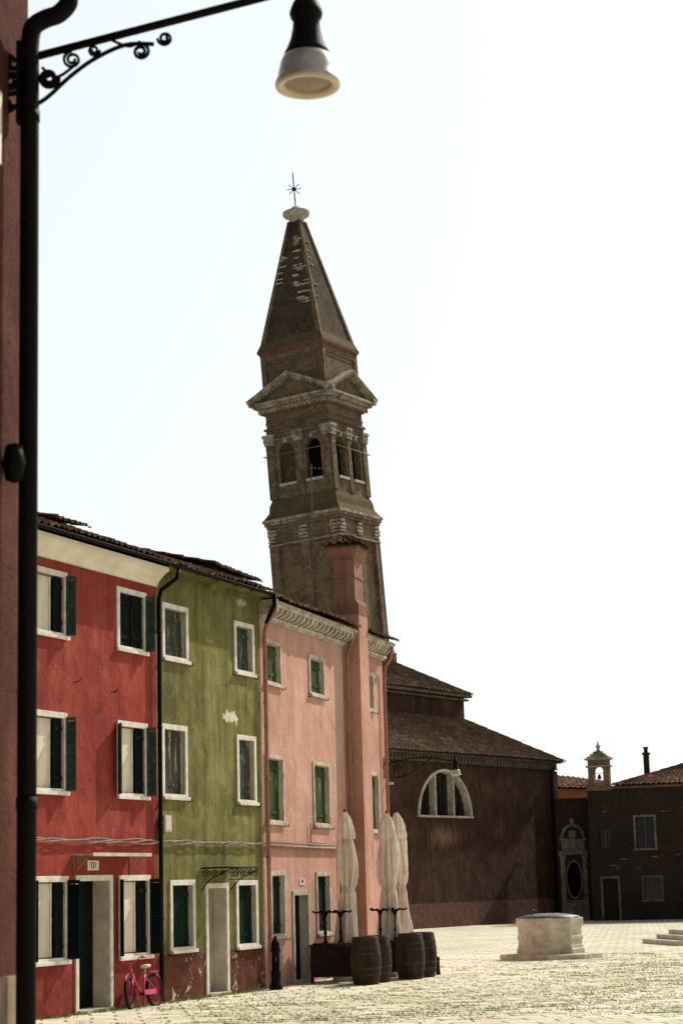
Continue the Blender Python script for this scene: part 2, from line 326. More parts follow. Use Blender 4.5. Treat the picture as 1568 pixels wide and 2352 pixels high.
# ---------------------------------------------------------------- window / door makers
FW=.10
def window(parent,u0,u1,h0,h1,style,opt='',frame='white',fw=FW,label=None):
    a,b,c,d=u0+fw,u1-fw,h0+fw,h1-fw
    mid=(a+b)/2; sp_=a+.66*(b-a) if style=='red' and 'd' not in opt else mid
    B=MB(); B.box(a-.01,b+.01,.17,.19,c-.01,d+.01,0)
    B.box(mid-.025,mid+.025,.145,.168,c,d,1); B.box(a,a+.05,.145,.168,c,d,1); B.box(b-.05,b,.145,.168,c,d,1)
    B.box(a+.05,b-.05,.147,.168,c,c+.05,1); B.box(a+.05,b-.05,.147,.168,d-.05,d,1); B.box(a+.05,b-.05,.150,.168,c+(d-c)*.5-.015,c+(d-c)*.5+.015,1)
    if 'c' in opt:
        B.box(a+.012,sp_+.02,.075,.080,c+.02,d-.02,2); B.box(a+.012,a+.05,.060,.074,c+.02,d-.02,1); B.box(sp_-.05,sp_-.01,.060,.074,c+.02,d-.02,1)
    w=B.finish('window',['glass','white','curtain'],parent,label=label)
    B=MB(); y0,y1=-.03,.03
    B.box(u0,a,y0,y1,h0,h1); B.box(b,u1,y0,y1,h0,h1); B.box(a,b,y0+.001,y1,d,h1); B.box(a,b,y0+.001,y1,h0,c)
    B.finish('frame',[frame],w,bevel=.006)
    B=MB(); B.box(u0-.03,u1+.03,-.07,-.002-.03,h0-.012,h0+.055); B.finish('sill',[frame],w,bevel=.006)
    def plankleaf(x0,x1,y,mat):
        B=MB(); n=max(2,int((x1-x0)/.11))
        for i in range(n):
            p=x0+(x1-x0)*i/n; q=x0+(x1-x0)*(i+1)/n
            B.box(p+.005,q-.005,y+random.uniform(0,.01),y+.035,c+.01+random.uniform(0,.012),d-.01)
        for zz in (c+.18,d-.18): B.box(x0+.02,x1-.02,y-.018,y-.001,zz-.03,zz+.03)
        B.finish('shutter',[mat],w)
    def slatleaf(hx,hy,ex,ey,mat):
        vec=Vector((ex-hx,ey-hy,0)); ln=vec.length; ang=math.atan2(vec.y,vec.x)
        tf=Matrix.Translation((hx,hy,0))@Matrix.Rotation(ang,4,'Z'); B=MB(); zc,zd=c-.03,d+.03
        B.box(0,.03,-.016,.016,zc,zd,0,tf); B.box(ln-.03,ln,-.016,.016,zc,zd,0,tf)
        for zz in (zc,(zc+zd)/2-.03,zd-.06): B.box(.03,ln-.03,-.015,.015,zz,zz+.06,0,tf)
        n=int((zd-zc)/.05)
        for i in range(n):
            z=zc+.06+(zd-zc-.12)*i/n; r=tf@Matrix.Translation((ln/2,0,z))@Matrix.Rotation(rad(62),4,'X')
            B.box(-(ln/2-.028),ln/2-.028,-.034,.034,-.004,.004,0,r)
        B.finish('shutter',[mat],w)
    if style in ('weather','greensh','greendark'):
        plankleaf(a+.01,mid-.003,.07,style); plankleaf(mid+.003,b-.01,.076,style)
    elif style=='red':
        plankleaf(sp_+.02,b-.005,.02,'shdark')
        if 'd' in opt: plankleaf(a+.005,mid+.01,.034,'shdark')
        if 'l' in opt: slatleaf(u0+.02,-.035,u0-.14,-.17,'shteal')
        g='g' in opt
        slatleaf(u1-.05,-.035,u1+.03,-.035-(.19 if g else .15),'shdark' if g else 'shteal')
        if g: slatleaf(u0+.04,-.035,u0-.06,-.13,'shdark')
    if style!='red':
        for x in (u0-.04,u1+.04):
            B=MB(); B.tube([(x,0,h0-.03),(x,-.09,h0-.03),(x,-.09,h0+.03)],.01,6); B.finish('shutter_catch',['black'],w)
    return w
def door(parent,u0,u1,h1,mat,depth=.3,fw=.1,frame='white',label=None):
    a,b,d=u0+fw,u1-fw,h1-fw
    B=MB(); B.box(a-.01,b+.01,depth-.03,depth+.02,-.02,d+.01)
    m=(a+b)/2
    for x0,x1 in ((a+.06,m-.03),(m+.03,b-.06)):
        for z0,z1 in ((.15,.8),(.92,d-.12)): B.box(x0,x1,depth-.045,depth-.0305,z0,z1)
    B.tube([(m+.05,depth-.04,1.0),(m+.05,depth-.09,1.0),(m+.12,depth-.09,1.0)],.01,6)
    o=B.finish('door',[mat],parent,label=label)
    B=MB(); B.box(u0,a,-.03,.03,0.004,h1); B.box(b,u1,-.03,.03,0.004,h1); B.box(a,b,-.029,.03,d,h1)
    B.finish('frame',[frame],o,bevel=.006)
    B=MB(); B.box(a-.05,b+.05,-.09,-.032,-.02,.06); B.box(a,b,-.031,depth-.035,-.02,.055)
    B.finish('doorstep',['stone'],o,bevel=.006); return o
def ops_of(wins,fw=FW): return [(w[0]+fw,w[1]-fw,w[2]+fw,w[3]-fw,0) for w in wins]
def house(name,o,ang,u0,u1,H1,D,bands,wallmat,label,cat='house',depth=.2):
    P=empty(name,o,ang,label,cat)
    B=MB()
    for (z0,z1,ops) in bands: wall(B,u0,u1,z0,z1,ops,0,depth,0,1)
    B.poly([(u0,0,0),(u0,0,H1),(u0,D,H1),(u0,D,0)]); B.poly([(u1,0,0),(u1,D,0),(u1,D,H1),(u1,0,H1)]); B.poly([(u0,D,0),(u0,D,H1),(u1,D,H1),(u1,D,0)])
    B.poly([(u0,0,H1),(u1,0,H1),(u1,D,H1),(u0,D,H1)])
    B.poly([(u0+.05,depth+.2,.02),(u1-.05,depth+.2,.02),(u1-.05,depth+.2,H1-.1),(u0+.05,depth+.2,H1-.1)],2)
    B.finish('wall',[wallmat,'reveal','dark'],P,fix=False)
    return P
def gable(x,D,z,rz_,rd_,mat,P):
    B=MB(); B.poly([(x,0,z),(x,D,z),(x,rd_,rz_)]); B.finish('gable',[mat],P)
# ---------------------------------------------------------------- ground
B=MB(); B.poly([(-900,-200,-.004),(900,-200,-.004),(900,1500,-.004),(-900,1500,-.004)]); B.finish('ground',['soil'],kind='structure',fix=False)
B=MB(); B.poly([(-20,2,0),(70,2,0),(70,135,0),(-20,135,0)]); B.finish('square_paving',['paving'],kind='structure',fix=False)
# ---------------------------------------------------------------- red house
oG=(-3.59,36.78,0); aG=math.atan2(.9214,.3885)
RW={'t1':(-4.32,-3.20,6.34,7.52),'t2':(-1.45,-.34,6.34,7.52),'m1':(-4.32,-3.20,3.67,5.07),'m2':(-1.45,-.33,3.67,5.07),'g1':(-4.25,-3.15,.86,2.31),'g2':(-1.41,-.25,.83,2.31)}
rd=(-2.91,-1.64,2.32)
bands=[(0,2.8,[(rd[0]+.1,rd[1]-.1,0,rd[2]-.1,0)]+ops_of([RW['g1'],RW['g2']])),(2.8,5.8,ops_of([RW['m1'],RW['m2']])),(5.8,8.1,ops_of([RW['t1'],RW['t2']]))]
red=house('red_house',oG,aG,-9,.06,8.1,6.5,bands,'red','three-storey red stucco terraced house with dark green shutters',depth=.36)
for k,o_ in (('t1','c'),('t2','d'),('m1','c'),('m2','cl'),('g1','cg'),('g2','cg')): window(red,*RW[k],'red',o_)
door(red,rd[0],rd[1],rd[2],'shdark',.36)
for x,z in ((-2.95,5.62),(-1.65,5.55)):
    B=MB(); B.tube([(x,0,z),(x,-.13,z+.02),(x,-.15,z+.08)],.009,6); B.finish('wall_hook',['black'],red)
B=MB(); B.extr([(0,7.69),(-.05,7.69),(-.05,7.73),(-.1,7.81),(-.22,7.93),(-.3,7.97),(-.3,8.04),(0,8.04)],-9,.06); B.finish('cornice',['cream'],red,fix=True)
def gutter(parent,x0,x1,y,z,mat='black'):
    B=MB(); pr=[]
    for k in range(9):
        a=math.pi+math.pi*k/8; pr.append((y+.055*math.cos(a),z+.042*math.sin(a)))
    for k in range(8,-1,-1):
        a=math.pi+math.pi*k/8; pr.append((y+.046*math.cos(a),z+.01+.034*math.sin(a)))
    B.extr(pr,x0,x1); B.tube([(x0,y-.05,z),(x1,y-.05,z)],.008,6)
    n=int((x1-x0)/.8)
    for i in range(n): B.tube([(x0+.3+i*.8,y-.06,z+.01),(x0+.3+i*.8,y,z-.054),(x0+.3+i*.8,y+.2,z-.05)],.007,5)
    B.finish('gutter',[mat],parent)
gutter(red,-9,.1,-.40,8.10)
RD=3.2; RH=1.15
roof('roof',(-9,-.40,8.15),(.2,-.40,8.15),(-9,RD,8.13+RH+.14),(.2,RD,8.13+RH+.14),red)
roof('roof',(.2,6.9,8.13),(-9,6.9,8.13),(.2,RD,8.13+RH+.14),(-9,RD,8.13+RH+.14),red)
gable(.06,6.5,8.1,9.3,RD,'red',red); gable(-9,6.5,8.1,9.3,RD,'red',red)
dm=empty('dormer',(0,0,0)); dm.parent=red
B=MB(); B.box(-1.6,-.6,1.35,3.0,8.5,8.88); B.finish('wall',['brickdark'],dm)
roof('roof',(-1.75,1.1,8.86),(-.45,1.1,8.86),(-1.75,3.2,9.35),(-.45,3.2,9.35),dm)
cp=empty('canopy',(0,0,0)); cp.parent=red
B=MB(); B.box(-3.02,-.95,-.42,0,2.655,2.67); B.box(-3.02,-.95,-.43,-.421,2.63,2.69); B.finish('canopy_sheet',['reveal'],cp)
for x in (-2.98,-1.0):
    B=MB()
    B.tube([(x,-.01,2.30),(x,-.01,2.64),(x,-.40,2.64)],.012,6); B.tube([(x,-.02,2.34),(x,-.14,2.46),(x,-.3,2.62)],.010,6)
    ax=Vector((0,-1,0)); scroll(B,(x,-.13,2.55),.06,1.2,0,1,ax,.007); scroll(B,(x,-.27,2.585),.035,1.1,0,-1,ax,.006)
    B.finish('bracket',['cable'],cp)
B=MB(); B.box(-2.50,-2.12,-.018,-.002,2.40,2.57); pl=B.finish('number_plate',['white'],red,label="white house number plate reading 121")
text_mesh('121',.15,pl,'number_text',(-2.31,-.021,2.485),'black')
# ---------------------------------------------------------------- green house
GW={'t1':(.28,1.35,6.33,7.44),'t2':(3.38,4.32,6.33,7.43),'m1':(.23,1.26,3.71,5.12),'m2':(3.42,4.32,3.69,5.10),'g1':(.50,1.52,.87,2.21),'g2':(3.29,4.29,.83,2.18)}
gd=(1.96,2.95,2.14)
bands=[(0,2.8,[(gd[0]+.1,gd[1]-.1,0,gd[2]-.1,0)]+ops_of([GW['g1'],GW['g2']])),(2.8,5.8,ops_of([GW['m1'],GW['m2']])),(5.8,8.1,ops_of([GW['t1'],GW['t2']]))]
grn=house('green_house',oG,aG,.06,4.64,8.1,6.5,bands,'green','three-storey olive green stucco terraced house with peeling plaster and weathered shutters',depth=.3)
for k in ('t1','t2','m1','m2'): window(grn,*GW[k],'weather')
for k in ('g1','g2'): window(grn,*GW[k],'greendark')
door(grn,gd[0],gd[1],gd[2],'olddoor',.3)
gutter(grn,.1,4.72,-.36,8.10)
roof('roof',(.2,-.35,8.15),(4.7,-.35,8.15),(.2,RD,9.41),(4.7,RD,9.41),grn)
roof('roof',(4.7,6.9,8.13),(.2,6.9,8.13),(4.7,RD,9.41),(.2,RD,9.41),grn)
B=MB(); B.box(.1,4.64,-.3,0,8.03,8.09); B.box(.1,4.64,-.05,-.001,7.95,8.029); B.finish('eaves',['green'],grn)
B=MB(); B.tube([(.35,-.36,8.05),(.28,-.34,7.86),(.06,-.12,7.62),(.04,-.08,7.45),(.04,-.08,4),(.04,-.08,.02)],.042,10)
for z in (1.5,3.2,5,6.8): B.tube([(.04,-.08,z),(.04,-.08,z+.05)],.052,10)
B.finish('drainpipe',['black'],grn)
B=MB(); B.box(.12,.38,-.13,0,3.1,3.4); B.box(.14,.36,-.135,-.131,3.13,3.37); B.finish('meter_box',['reveal'],grn,bevel=.01)
cp=empty('canopy',(0,0,0)); cp.parent=grn
B=MB(); B.box(1.8,3.05,-.62,-.02,2.435,2.445); B.finish('canopy_glass',['glass'],cp)
B=MB()
B.tube([(1.78,-.62,2.42),(3.07,-.62,2.42)],.014,6); B.tube([(1.78,0,2.42),(1.78,-.64,2.42)],.014,6); B.tube([(3.07,0,2.42),(3.07,-.64,2.42)],.014,6)
B.tube([(1.78,-.62,2.20),(3.07,-.62,2.20)],.008,6)
for x in (1.78,3.07):
    B.tube([(x,-.01,2.0),(x,-.2,2.2),(x,-.6,2.38)],.011,6)
    for cy,r in ((-.12,.08),(-.3,.07),(-.47,.05)): scroll(B,(x,cy,2.32),r,1.4,0,1,Vector((0,-1,0)),.008)
for i in range(6): scroll(B,(1.9+i*.21,-.62,2.31),.10,1.4,0 if i%2 else math.pi,1 if i%2 else -1,Vector((1,0,0)),.009)
B.finish('scrollwork',['black'],cp)
# ---------------------------------------------------------------- pink house
oP=(-1.79,41.04,0); aP=math.atan2(.9519,.3064)
PW={'t1':(.22,1.28,6.24,7.22),'t2':(3.10,4.20,6.24,7.18),'t3':(7.3,8.05,6.22,7.2),'m1':(.16,1.30,3.32,4.78),'m2':(3.22,4.40,3.32,4.78),'m3':(7.45,8.25,3.26,4.74),'g1':(.34,1.25,.97,2.35),'g2':(3.27,4.26,.94,2.33)}
pd=(1.69,2.78,1.94)
bands=[(0,2.8,[(pd[0]+.1,pd[1]-.1,0,pd[2]-.1,0)]+ops_of([PW['g1'],PW['g2']])),(2.8,5.6,ops_of([PW['m1'],PW['m2'],PW['m3']])),(5.6,8.0,ops_of([PW['t1'],PW['t2'],PW['t3']]))]
pnk=house('pink_house',oP,aP,0,8.85,8.0,7,bands,'pink','three-storey salmon pink stucco terraced house with green shutters and tall chimney',depth=.22)
for k in ('t1','t2','t3','m1','m2','m3'): window(pnk,*PW[k],'greensh','','stone',fw=.085)
for k in ('g1','g2'): window(pnk,*PW[k],'greendark','','stone',fw=.085)
door(pnk,pd[0],pd[1],pd[2],'greendark',.22,frame='stone')
def dent(x0,x1,parent):
    B=MB(); B.box(x0,x1,-.05,0,7.60,7.64); B.box(x0,x1,-.09,0,7.641,7.70); B.box(x0,x1,-.30,0,7.88,7.94); B.box(x0,x1,-.34,0,7.941,8.0)
    n=int((x1-x0)/.28)
    for i in range(n):
        x=x0+.1+i*(x1-x0-.1)/n; B.extr([(0,7.70),(-.10,7.71),(-.18,7.74),(-.26,7.80),(-.28,7.879),(0,7.879)],x,x+.11)
    B.finish('cornice',['stone'],parent)
dent(.0,5.83,pnk); dent(6.59,8.95,pnk)
roof('roof',(-.05,-.42,8.07),(5.83,-.42,8.07),(-.05,3.4,9.35),(5.83,3.4,9.35),pnk)
roof('roof',(6.59,-.42,8.07),(9.0,-.42,8.07),(6.59,3.4,9.35),(9.0,3.4,9.35),pnk)
roof('roof',(5.83,.34,8.325),(6.59,.34,8.325),(5.83,3.4,9.35),(6.59,3.4,9.35),pnk)
roof('roof',(9.0,7.4,8.05),(-.05,7.4,8.05),(9.0,3.4,9.35),(-.05,3.4,9.35),pnk)
gable(8.84,7,8.0,9.3,3.4,'pink',pnk); gable(.01,7,8.0,9.3,3.4,'pink',pnk)
dm=empty('dormer',(0,0,0)); dm.parent=pnk
B=MB(); B.box(.05,2.7,1.2,3.4,8.4,8.86); B.finish('wall',['brickdark'],dm)
roof('roof',(-.15,.95,8.84),(2.85,.95,8.84),(-.15,3.6,9.5),(2.85,3.6,9.5),dm)
ch=empty('chimney',(0,0,0)); ch.parent=pnk
B=MB(); B.box(5.86,6.56,-.36,.0,0,7.96); B.box(5.86,6.56,-.36,.33,7.961,8.40); B.finish('chimney_breast',['pink'],ch)
B=MB(); B.box(5.85,6.57,-.37,.34,8.401,8.64); B.extr([(-.36,8.641),(.33,8.641),(.27,8.78),(-.27,8.78)],5.86,6.56)
B.box(5.88,6.54,-.27,.265,8.781,9.76); B.box(5.85,6.57,-.295,.29,9.30,9.36); B.box(5.85,6.57,-.295,.29,9.761,9.80)
b=len(B.v)
for (g,z) in ((.02,9.801),(.05,9.86),(.10,9.96),(.11,10.02)):
    B.v+=[(5.88-g,-.27-g,z),(6.54+g,-.27-g,z),(6.54+g,.265+g,z),(5.88-g,.265+g,z)]
for i in range(3):
    for k in range(4):
        B.f.append((b+i*4+k,b+i*4+(k+1)%4,b+(i+1)*4+(k+1)%4,b+(i+1)*4+k)); B.m.append(0); B.sm.append(False)
B.finish('chimney_shaft',['pinkdark'],ch)
B=MB(); B.box(5.72,6.70,-.42,.42,10.021,10.06); B.finish('chimney_slab',['tiled'],ch)
for (q0,q1,q2,q3) in (((5.66,-.49),(6.76,-.49),(5.98,.0),(6.44,.0)),((6.76,.48),(5.66,.48),(6.44,.01),(5.98,.01)),((5.66,.48),(5.66,-.49),(5.98,.02),(5.98,-.02)),((6.76,-.49),(6.76,.48),(6.44,-.02),(6.44,.02))):
    roof('chimney_cap',(*q0,10.12),(*q1,10.12),(*q2,10.34),(*q3,10.34),ch,'tiled',.17,.25,.045)
def pipe(name,pts,r,mat,parent,clips=()):
    B=MB(); B.tube(pts,r,10)
    for (x,y,z) in clips: B.tube([(x,y,z),(x,y,z+.05)],r*1.25,10)
    return B.finish(name,[mat],parent)
pipe('drainpipe',[(.05,-.36,8.0),(.05,-.34,7.75),(.06,-.13,7.45),(.06,-.09,7.3),(.06,-.09,.02)],.045,'pipepink',pnk,[(.06,-.09,z) for z in (1,2.6,4.2,5.8,7.1)])
pipe('drainpipe',[(-.05,-.38,8.08),(-.05,-.36,7.85),(.02,-.2,7.62),(.05,-.14,7.5)],.046,'black',pnk)
pipe('drainpipe',[(5.70,-.30,7.95),(5.70,-.09,7.4),(5.70,-.09,2.9)],.04,'pipepink',pnk,[(5.70,-.09,z) for z in (3.5,5.2,6.9)])
pipe('drainpipe',[(8.6,-.36,7.9),(8.62,-.3,7.6),(8.72,-.12,7.4),(8.72,-.09,7.2),(8.72,-.09,.02)],.045,'pipepink',pnk,[(8.72,-.09,z) for z in (1,3,5,6.8)])
pipe('utility_pipe',[(.1,-.06,2.86),(5.8,-.06,2.86)],.028,'pipepink',pnk)
pipe('utility_pipe',[(.1,-.05,2.94),(5.8,-.05,2.93)],.016,'cable',pnk)
pipe('utility_pipe',[(2.9,-.04,3.4),(2.9,-.04,2.98),(4.9,-.04,2.95),(4.9,-.04,.9)],.015,'pipepink',pnk)
pipe('loose_cable',[(6.6+i*.25,-.04-.01*i,2.85-.35*math.sin(i*.5)) for i in range(8)],.012,'cable',pnk)
B=MB(); B.box(2.2,2.5,-.016,-.002,2.06,2.2); pl=B.finish('number_plate',['white'],pnk,label="small white house number plate reading 49")
text_mesh('49',.13,pl,'number_text',(2.35,-.019,2.13),'black')
def cable(name,o,ang,x0,x1,z,label):
    P=empty(name,o,ang,label,'cable')
    for k in range(3):
        B=MB(); pts=[]; n=120
        for i in range(n+1):
            t=i/n; x=x0+(x1-x0)*t; a=t*46+k*2.1
            pts.append((x,-.05-.018*math.cos(a),z+.018*math.sin(a)+.02*math.sin(t*9+k*2)+.012*k))
        B.tube(pts,.0115,6); B.finish('strand',['cable'],P)
cable('facade_cable',oG,aG,-6,4.62,2.90,'twisted grey cables fixed along the red and green facades')
P=empty('antenna_mast',(-.72,46.5,8.9),0,'thin metal television mast standing on the pink house roof','antenna')
B=MB(); B.tube([(0,0,0),(.02,0,3.2)],.012,6); B.finish('mast',['dimstone'],P)
B=MB(); B.tube([(-.05,0,3.1),(.5,0,3.06)],.007,5)
for i in range(5): B.tube([(.1*i,-.15,3.09-.008*i),(.1*i,.15,3.09-.008*i)],.005,5)
B.finish('aerial',['dimstone'],P)
# ---------------------------------------------------------------- church
oC=(2.54,89.11,0); aC=math.atan2(.8265,.5629)
chu=empty('church',oC,aC,'dark red stucco church with tiled hipped roofs and white-framed lunette window','church')
B=MB(); wall(B,-6,14.2,0,7.95,[(.97,5.73,5.05,5.06,2.12)],0,.35,0,1)
B.poly([(14.2,0,0),(14.2,12,0),(14.2,12,7.95),(14.2,0,7.95)]); B.poly([(-6,0,0),(-6,0,7.95),(-6,12,7.95),(-6,12,0)]); B.poly([(-6,12,0),(-6,12,7.95),(14.2,12,7.95),(14.2,12,0)])
B.poly([(-6,.5,0),(14,.5,0),(14,.5,7.9),(-6,.5,7.9)],2)
B.box(-3,10.92,3.28,9,9.6,11.35,0); B.box(13.9,14.3,-.08,-.001,0,7.44,0)
B.finish('wall',['church','church','dark'],chu,fix=False)
B=MB()
def arc(cx,z,rx,rz_,y0,y1,rx2,rz2,n=28):
    for i in range(n):
        a0=math.pi*i/n; a1=math.pi*(i+1)/n
        pts=[]
        for (R1,R2) in ((rx,rz_),(rx2,rz2)):
            for a in (a0,a1): pts.append((cx+R1*math.cos(a),z+R2*math.sin(a)))
        o0,o1,i0,i1=pts
        B.poly([(o0[0],y0,o0[1]),(o1[0],y0,o1[1]),(i1[0],y0,i1[1]),(i0[0],y0,i0[1])])
        B.poly([(o0[0],y0,o0[1]),(o0[0],y1,o0[1]),(o1[0],y1,o1[1]),(o1[0],y0,o1[1])])
        B.poly([(i0[0],y0,i0[1]),(i1[0],y0,i1[1]),(i1[0],y1,i1[1]),(i0[0],y1,i0[1])])
arc(3.35,5.06,2.38,2.14,-.08,.34,2.24,2.01)
B.box(.95,5.75,-.12,.1,4.96,5.055)
for x in (2.55,4.15): B.box(x-.06,x+.06,-.03,.3,5.056,5.056+1.99*math.sqrt(1-((x-3.35)/2.24)**2))
lw=MB(); lw.poly([(.97,.3,5.05),(5.73,.3,5.05),(5.73,.3,7.2),(.97,.3,7.2)])
for x in (1.6,2.1,3.0,3.35,3.7,4.6,5.1): lw.box(x-.015,x+.015,.26,.29,5.06,5.06+1.95*math.sqrt(1-((x-3.35)/2.25)**2))
for z in (5.6,6.1,6.6):
    hw=2.2*math.sqrt(1-((z-5.06)/2.0)**2); lw.box(3.35-hw,3.35+hw,.262,.288,z,z+.02)
w=lw.finish('window',['glass'],chu,fix=False,label="semicircular lunette window with white stone mullions"); B.finish('frame',['stone'],w)
B=MB(); B.box(-6,14.3,-.12,0,7.50,7.56); B.box(-6,14.3,-.33,0,7.82,7.9)
for i in range(66): B.box(-5.9+i*.305,-5.76+i*.305,-.20,-.001,7.561,7.819)
B.finish('cornice',['darkstone'],chu)
B=MB(); B.box(-3,11.1,3.1,3.27,11.05,11.15); B.box(-3,11.2,2.95,3.279,11.22,11.36); B.box(10.921,11.2,3.28,9,11.22,11.36); B.box(-3,11.0,3.18,3.279,10.0,10.1); B.finish('cornice',['darkstone'],chu)
T='tiled'; kw=dict(period=.3,course=.45,amp=.05,sub=4)
roof('roof',(-6.4,-.45,7.95),(14.65,-.45,7.95),(-3,3.26,10.15),(10.93,3.26,10.15),chu,T,**kw)
roof('roof',(14.65,-.45,7.95),(14.65,12.45,7.95),(10.93,3.26,10.15),(10.93,9,10.15),chu,T,**kw)
roof('roof',(-3.2,2.9,11.40),(11.3,2.9,11.40),(-1,5.9,13.15),(8.3,5.9,13.15),chu,T,**kw)
roof('roof',(11.3,2.9,11.40),(11.3,9.2,11.40),(8.3,5.9,13.15),(8.3,6.0,13.15),chu,T,**kw)
B=MB(); B.box(8.15,8.5,5.7,6.05,13.0,13.55,0); B.lathe([(.1,0),(.16,.1),(.05,.25),(.09,.4),(.0,.6)],(8.32,5.87,13.551),8); B.finish('finial',['terra'],chu)
pipe('drainpipe',[(13.6,-.3,7.6),(13.55,-.1,7.3),(13.55,-.1,.1)],.06,'black',chu)
# ---------------------------------------------------------------- bell tower
lean=rad(-3.55); rz=rad(-29)
mt=Matrix.Translation((.39,142,0))@Matrix.Rotation(lean,4,'Y')@Matrix.Rotation(rz,4,'Z')
tw=empty('bell_tower',(0,0,0),label='tall leaning brick bell tower with pyramidal spire and cross',cat='bell tower',mat=mt)
ROT=[Matrix.Rotation(math.pi/2*k,4,'Z') for k in range(4)]
def ring(B,half,z0,z1,mi=0): B.box(-half,half,-half,half,z0,z1,mi)
B=MB(); ring(B,2.70,0,27.2)
for r in ROT:
    B.box(-2.99,-2.25,-2.99,-2.70,0,26.6,0,r); B.box(2.25,2.989,-2.99,-2.70,0,26.6,0,r); B.box(-.35,.35,-2.96,-2.70,0,26.6,0,r)
B.finish('shaft',['brick'],tw)
B=MB(); ring(B,3.0,26.6,26.85); ring(B,2.90,26.851,27.9); ring(B,3.07,27.901,28.12); ring(B,3.17,28.121,28.35)
B.finish('frieze',['brick'],tw)
B=MB(); ring(B,3.27,28.351,28.56)
rs=random.Random(9)
for r in ROT:
    for x in (-3.0,-.42,2.2):
        for z0,z1,dd in ((27.35,27.55,-3.09),(27.1,27.3,-3.06),(27.62,27.82,-3.12),(26.9,27.02,-3.05)):
            x0=x+rs.uniform(0,.12)
            B.box(x0,x+.8-rs.uniform(0,.2),dd,-2.90,z0,z1,0,r)
    B.box(-3.05,3.05,-3.04,-3.0,26.62,26.70,0,r)
    for i in range(9):
        x=rs.uniform(-2.7,2.5); B.box(x,x+rs.uniform(.2,.6),-3.19,-3.171,28.15,28.33,0,r)
B.finish('cornice',['towerstone'],tw)
B=MB(); b=len(B.v)
for (h,z) in ((3.2,28.561),(2.85,29.1),(2.8,29.6),(2.62,30.1)): B.v+=[(-h,-h,z),(h,-h,z),(h,h,z),(-h,h,z)]
for i in range(3):
    for k in range(4): B.f.append((b+i*4+k,b+i*4+(k+1)%4,b+(i+1)*4+(k+1)%4,b+(i+1)*4+k)); B.m.append(0); B.sm.append(False)
B.finish('belfry_plinth',['brickmoss'],tw)
B=MB()
for k,r in enumerate(ROT):
    W=MB(); wall(W,-2.6,2.6,30,35.0,[(-1.76,-.46,31.2,33.5,.65),(.46,1.76,31.2,33.5,.65)],-2.6,.5,0,0)
    if k==0: W.poly([(-1.79,-2.38,31.2),(-.43,-2.38,31.2),(-.43,-2.38,34.2),(-1.79,-2.38,34.2)],2)
    for f_,m_ in zip(W.f,W.m): B.poly([tuple(r@Vector(W.v[i])) for i in f_],m_)
    for x in (-2.74,2.14): B.box(x,x+.6,-2.74,-2.601,30.1,34.4,0,r)
    B.box(-.24,.24,-2.73,-2.601,30.1,34.4,0,r)
B.box(-1.98,1.98,-1.98,1.98,30,35,1)
B.finish('belfry',['brick','dark','bricks'],tw,fix=False)
for r in ROT:
    B=MB()
    for x0,x1 in ((-2.85,-2.02),(2.02,2.85),(-.42,.42)):
        B.box(x0,x1,-2.89,-2.6,34.401,34.6,0,r); B.box(x0+.06,x1-.06,-2.84,-2.6,34.15,34.395,0,r); B.box(x0-.04,x1+.04,-2.95,-2.6,34.75,34.95,0,r); B.box(x0+.02,x1-.02,-2.86,-2.6,34.605,34.745,0,r)
    for c in (-1.11,1.11): B.box(c-.13,c+.13,-2.75,-2.5,34.2,34.5,0,r)
    B.box(-2.7,2.7,-2.70,-2.601,34.505,34.60,0,r)
    B.finish('capital_band',['towerstone'],tw)
    for c in (-1.11,1.11):
        B=MB(); B.box(c-.72,c+.72,-2.78,-2.5,31.0,31.18,0,r)
        B.finish('belfry_sill',['stone'],tw)
B=MB(); ring(B,2.66,35.0,35.3); ring(B,2.78,35.301,35.45); ring(B,2.62,35.451,36.5); ring(B,2.8,36.501,36.65)
for r in ROT: B.box(-2.6,2.6,-2.70,-2.621,35.8,35.9,1,r)
B.finish('entablature',['brick','terra'],tw)
B=MB(); ring(B,3.0,36.75,36.9); ring(B,3.25,36.95,37.15); ring(B,3.5,37.151,37.32)
ring(B,2.9,36.651,37.3)
for r in ROT:
    for i in range(17): B.box(-2.95+i*.35,-2.77+i*.35,-3.08,-2.901,36.6,36.749,0,r)
B.finish('dentil_cornice',['towerstone'],tw)
B=MB(); R2=MB()
for k,r in enumerate(ROT):
    hw,zb,za=3.35,37.33,39.0
    B.poly([tuple(r@Vector((x,-3.0,z))) for x,z in ((-hw,zb),(hw,zb),(0,za))],0)
    A=r@Vector((0,-3.0,za)); Cc=r@Vector((0,0,za)); l=r@Vector((-hw,-3.0,zb)); rr=r@Vector((hw,-3.0,zb)); l0=r@Vector((-hw,0,zb)); r0=r@Vector((hw,0,zb))
    B.poly([l,A,Cc,l0],1); B.poly([rr,r0,Cc,A],1)
    for s in (-1,1):
        for (off,th,y0,y1) in ((.0,.16,-3.5,-3.0),(.16,.10,-3.62,-2.9),(-.14,.13,-3.3,-3.001)):
            x0,z0=s*3.6,zb+off; x1,z1=0.0,za+off+.02
            q=[(x0,z0),(x1,z1),(x1,z1+th),(x0,z0+th)]
            P0=[tuple(r@Vector((x,y0,z))) for x,z in q]; P1=[tuple(r@Vector((x,y1,z))) for x,z in q]
            R2.poly(P0); R2.poly(P1)
            for i in range(4):
                j=(i+1)%4; R2.poly([P0[i],P0[j],P1[j],P1[i]])
        for i in range(11):
            t=(i+.5)/11; x=s*3.4*(1-t); z=zb+(za-zb)*t-.2
            R2.box(x-.07,x+.07,-3.2,-3.001,z,z+.11,0,r)
B.finish('pediment',['brick','tiled'],tw,fix=False); R2.finish('raking_cornice',['towerstone'],tw)
B=MB(); ring(B,2.54,37.4,41.0)
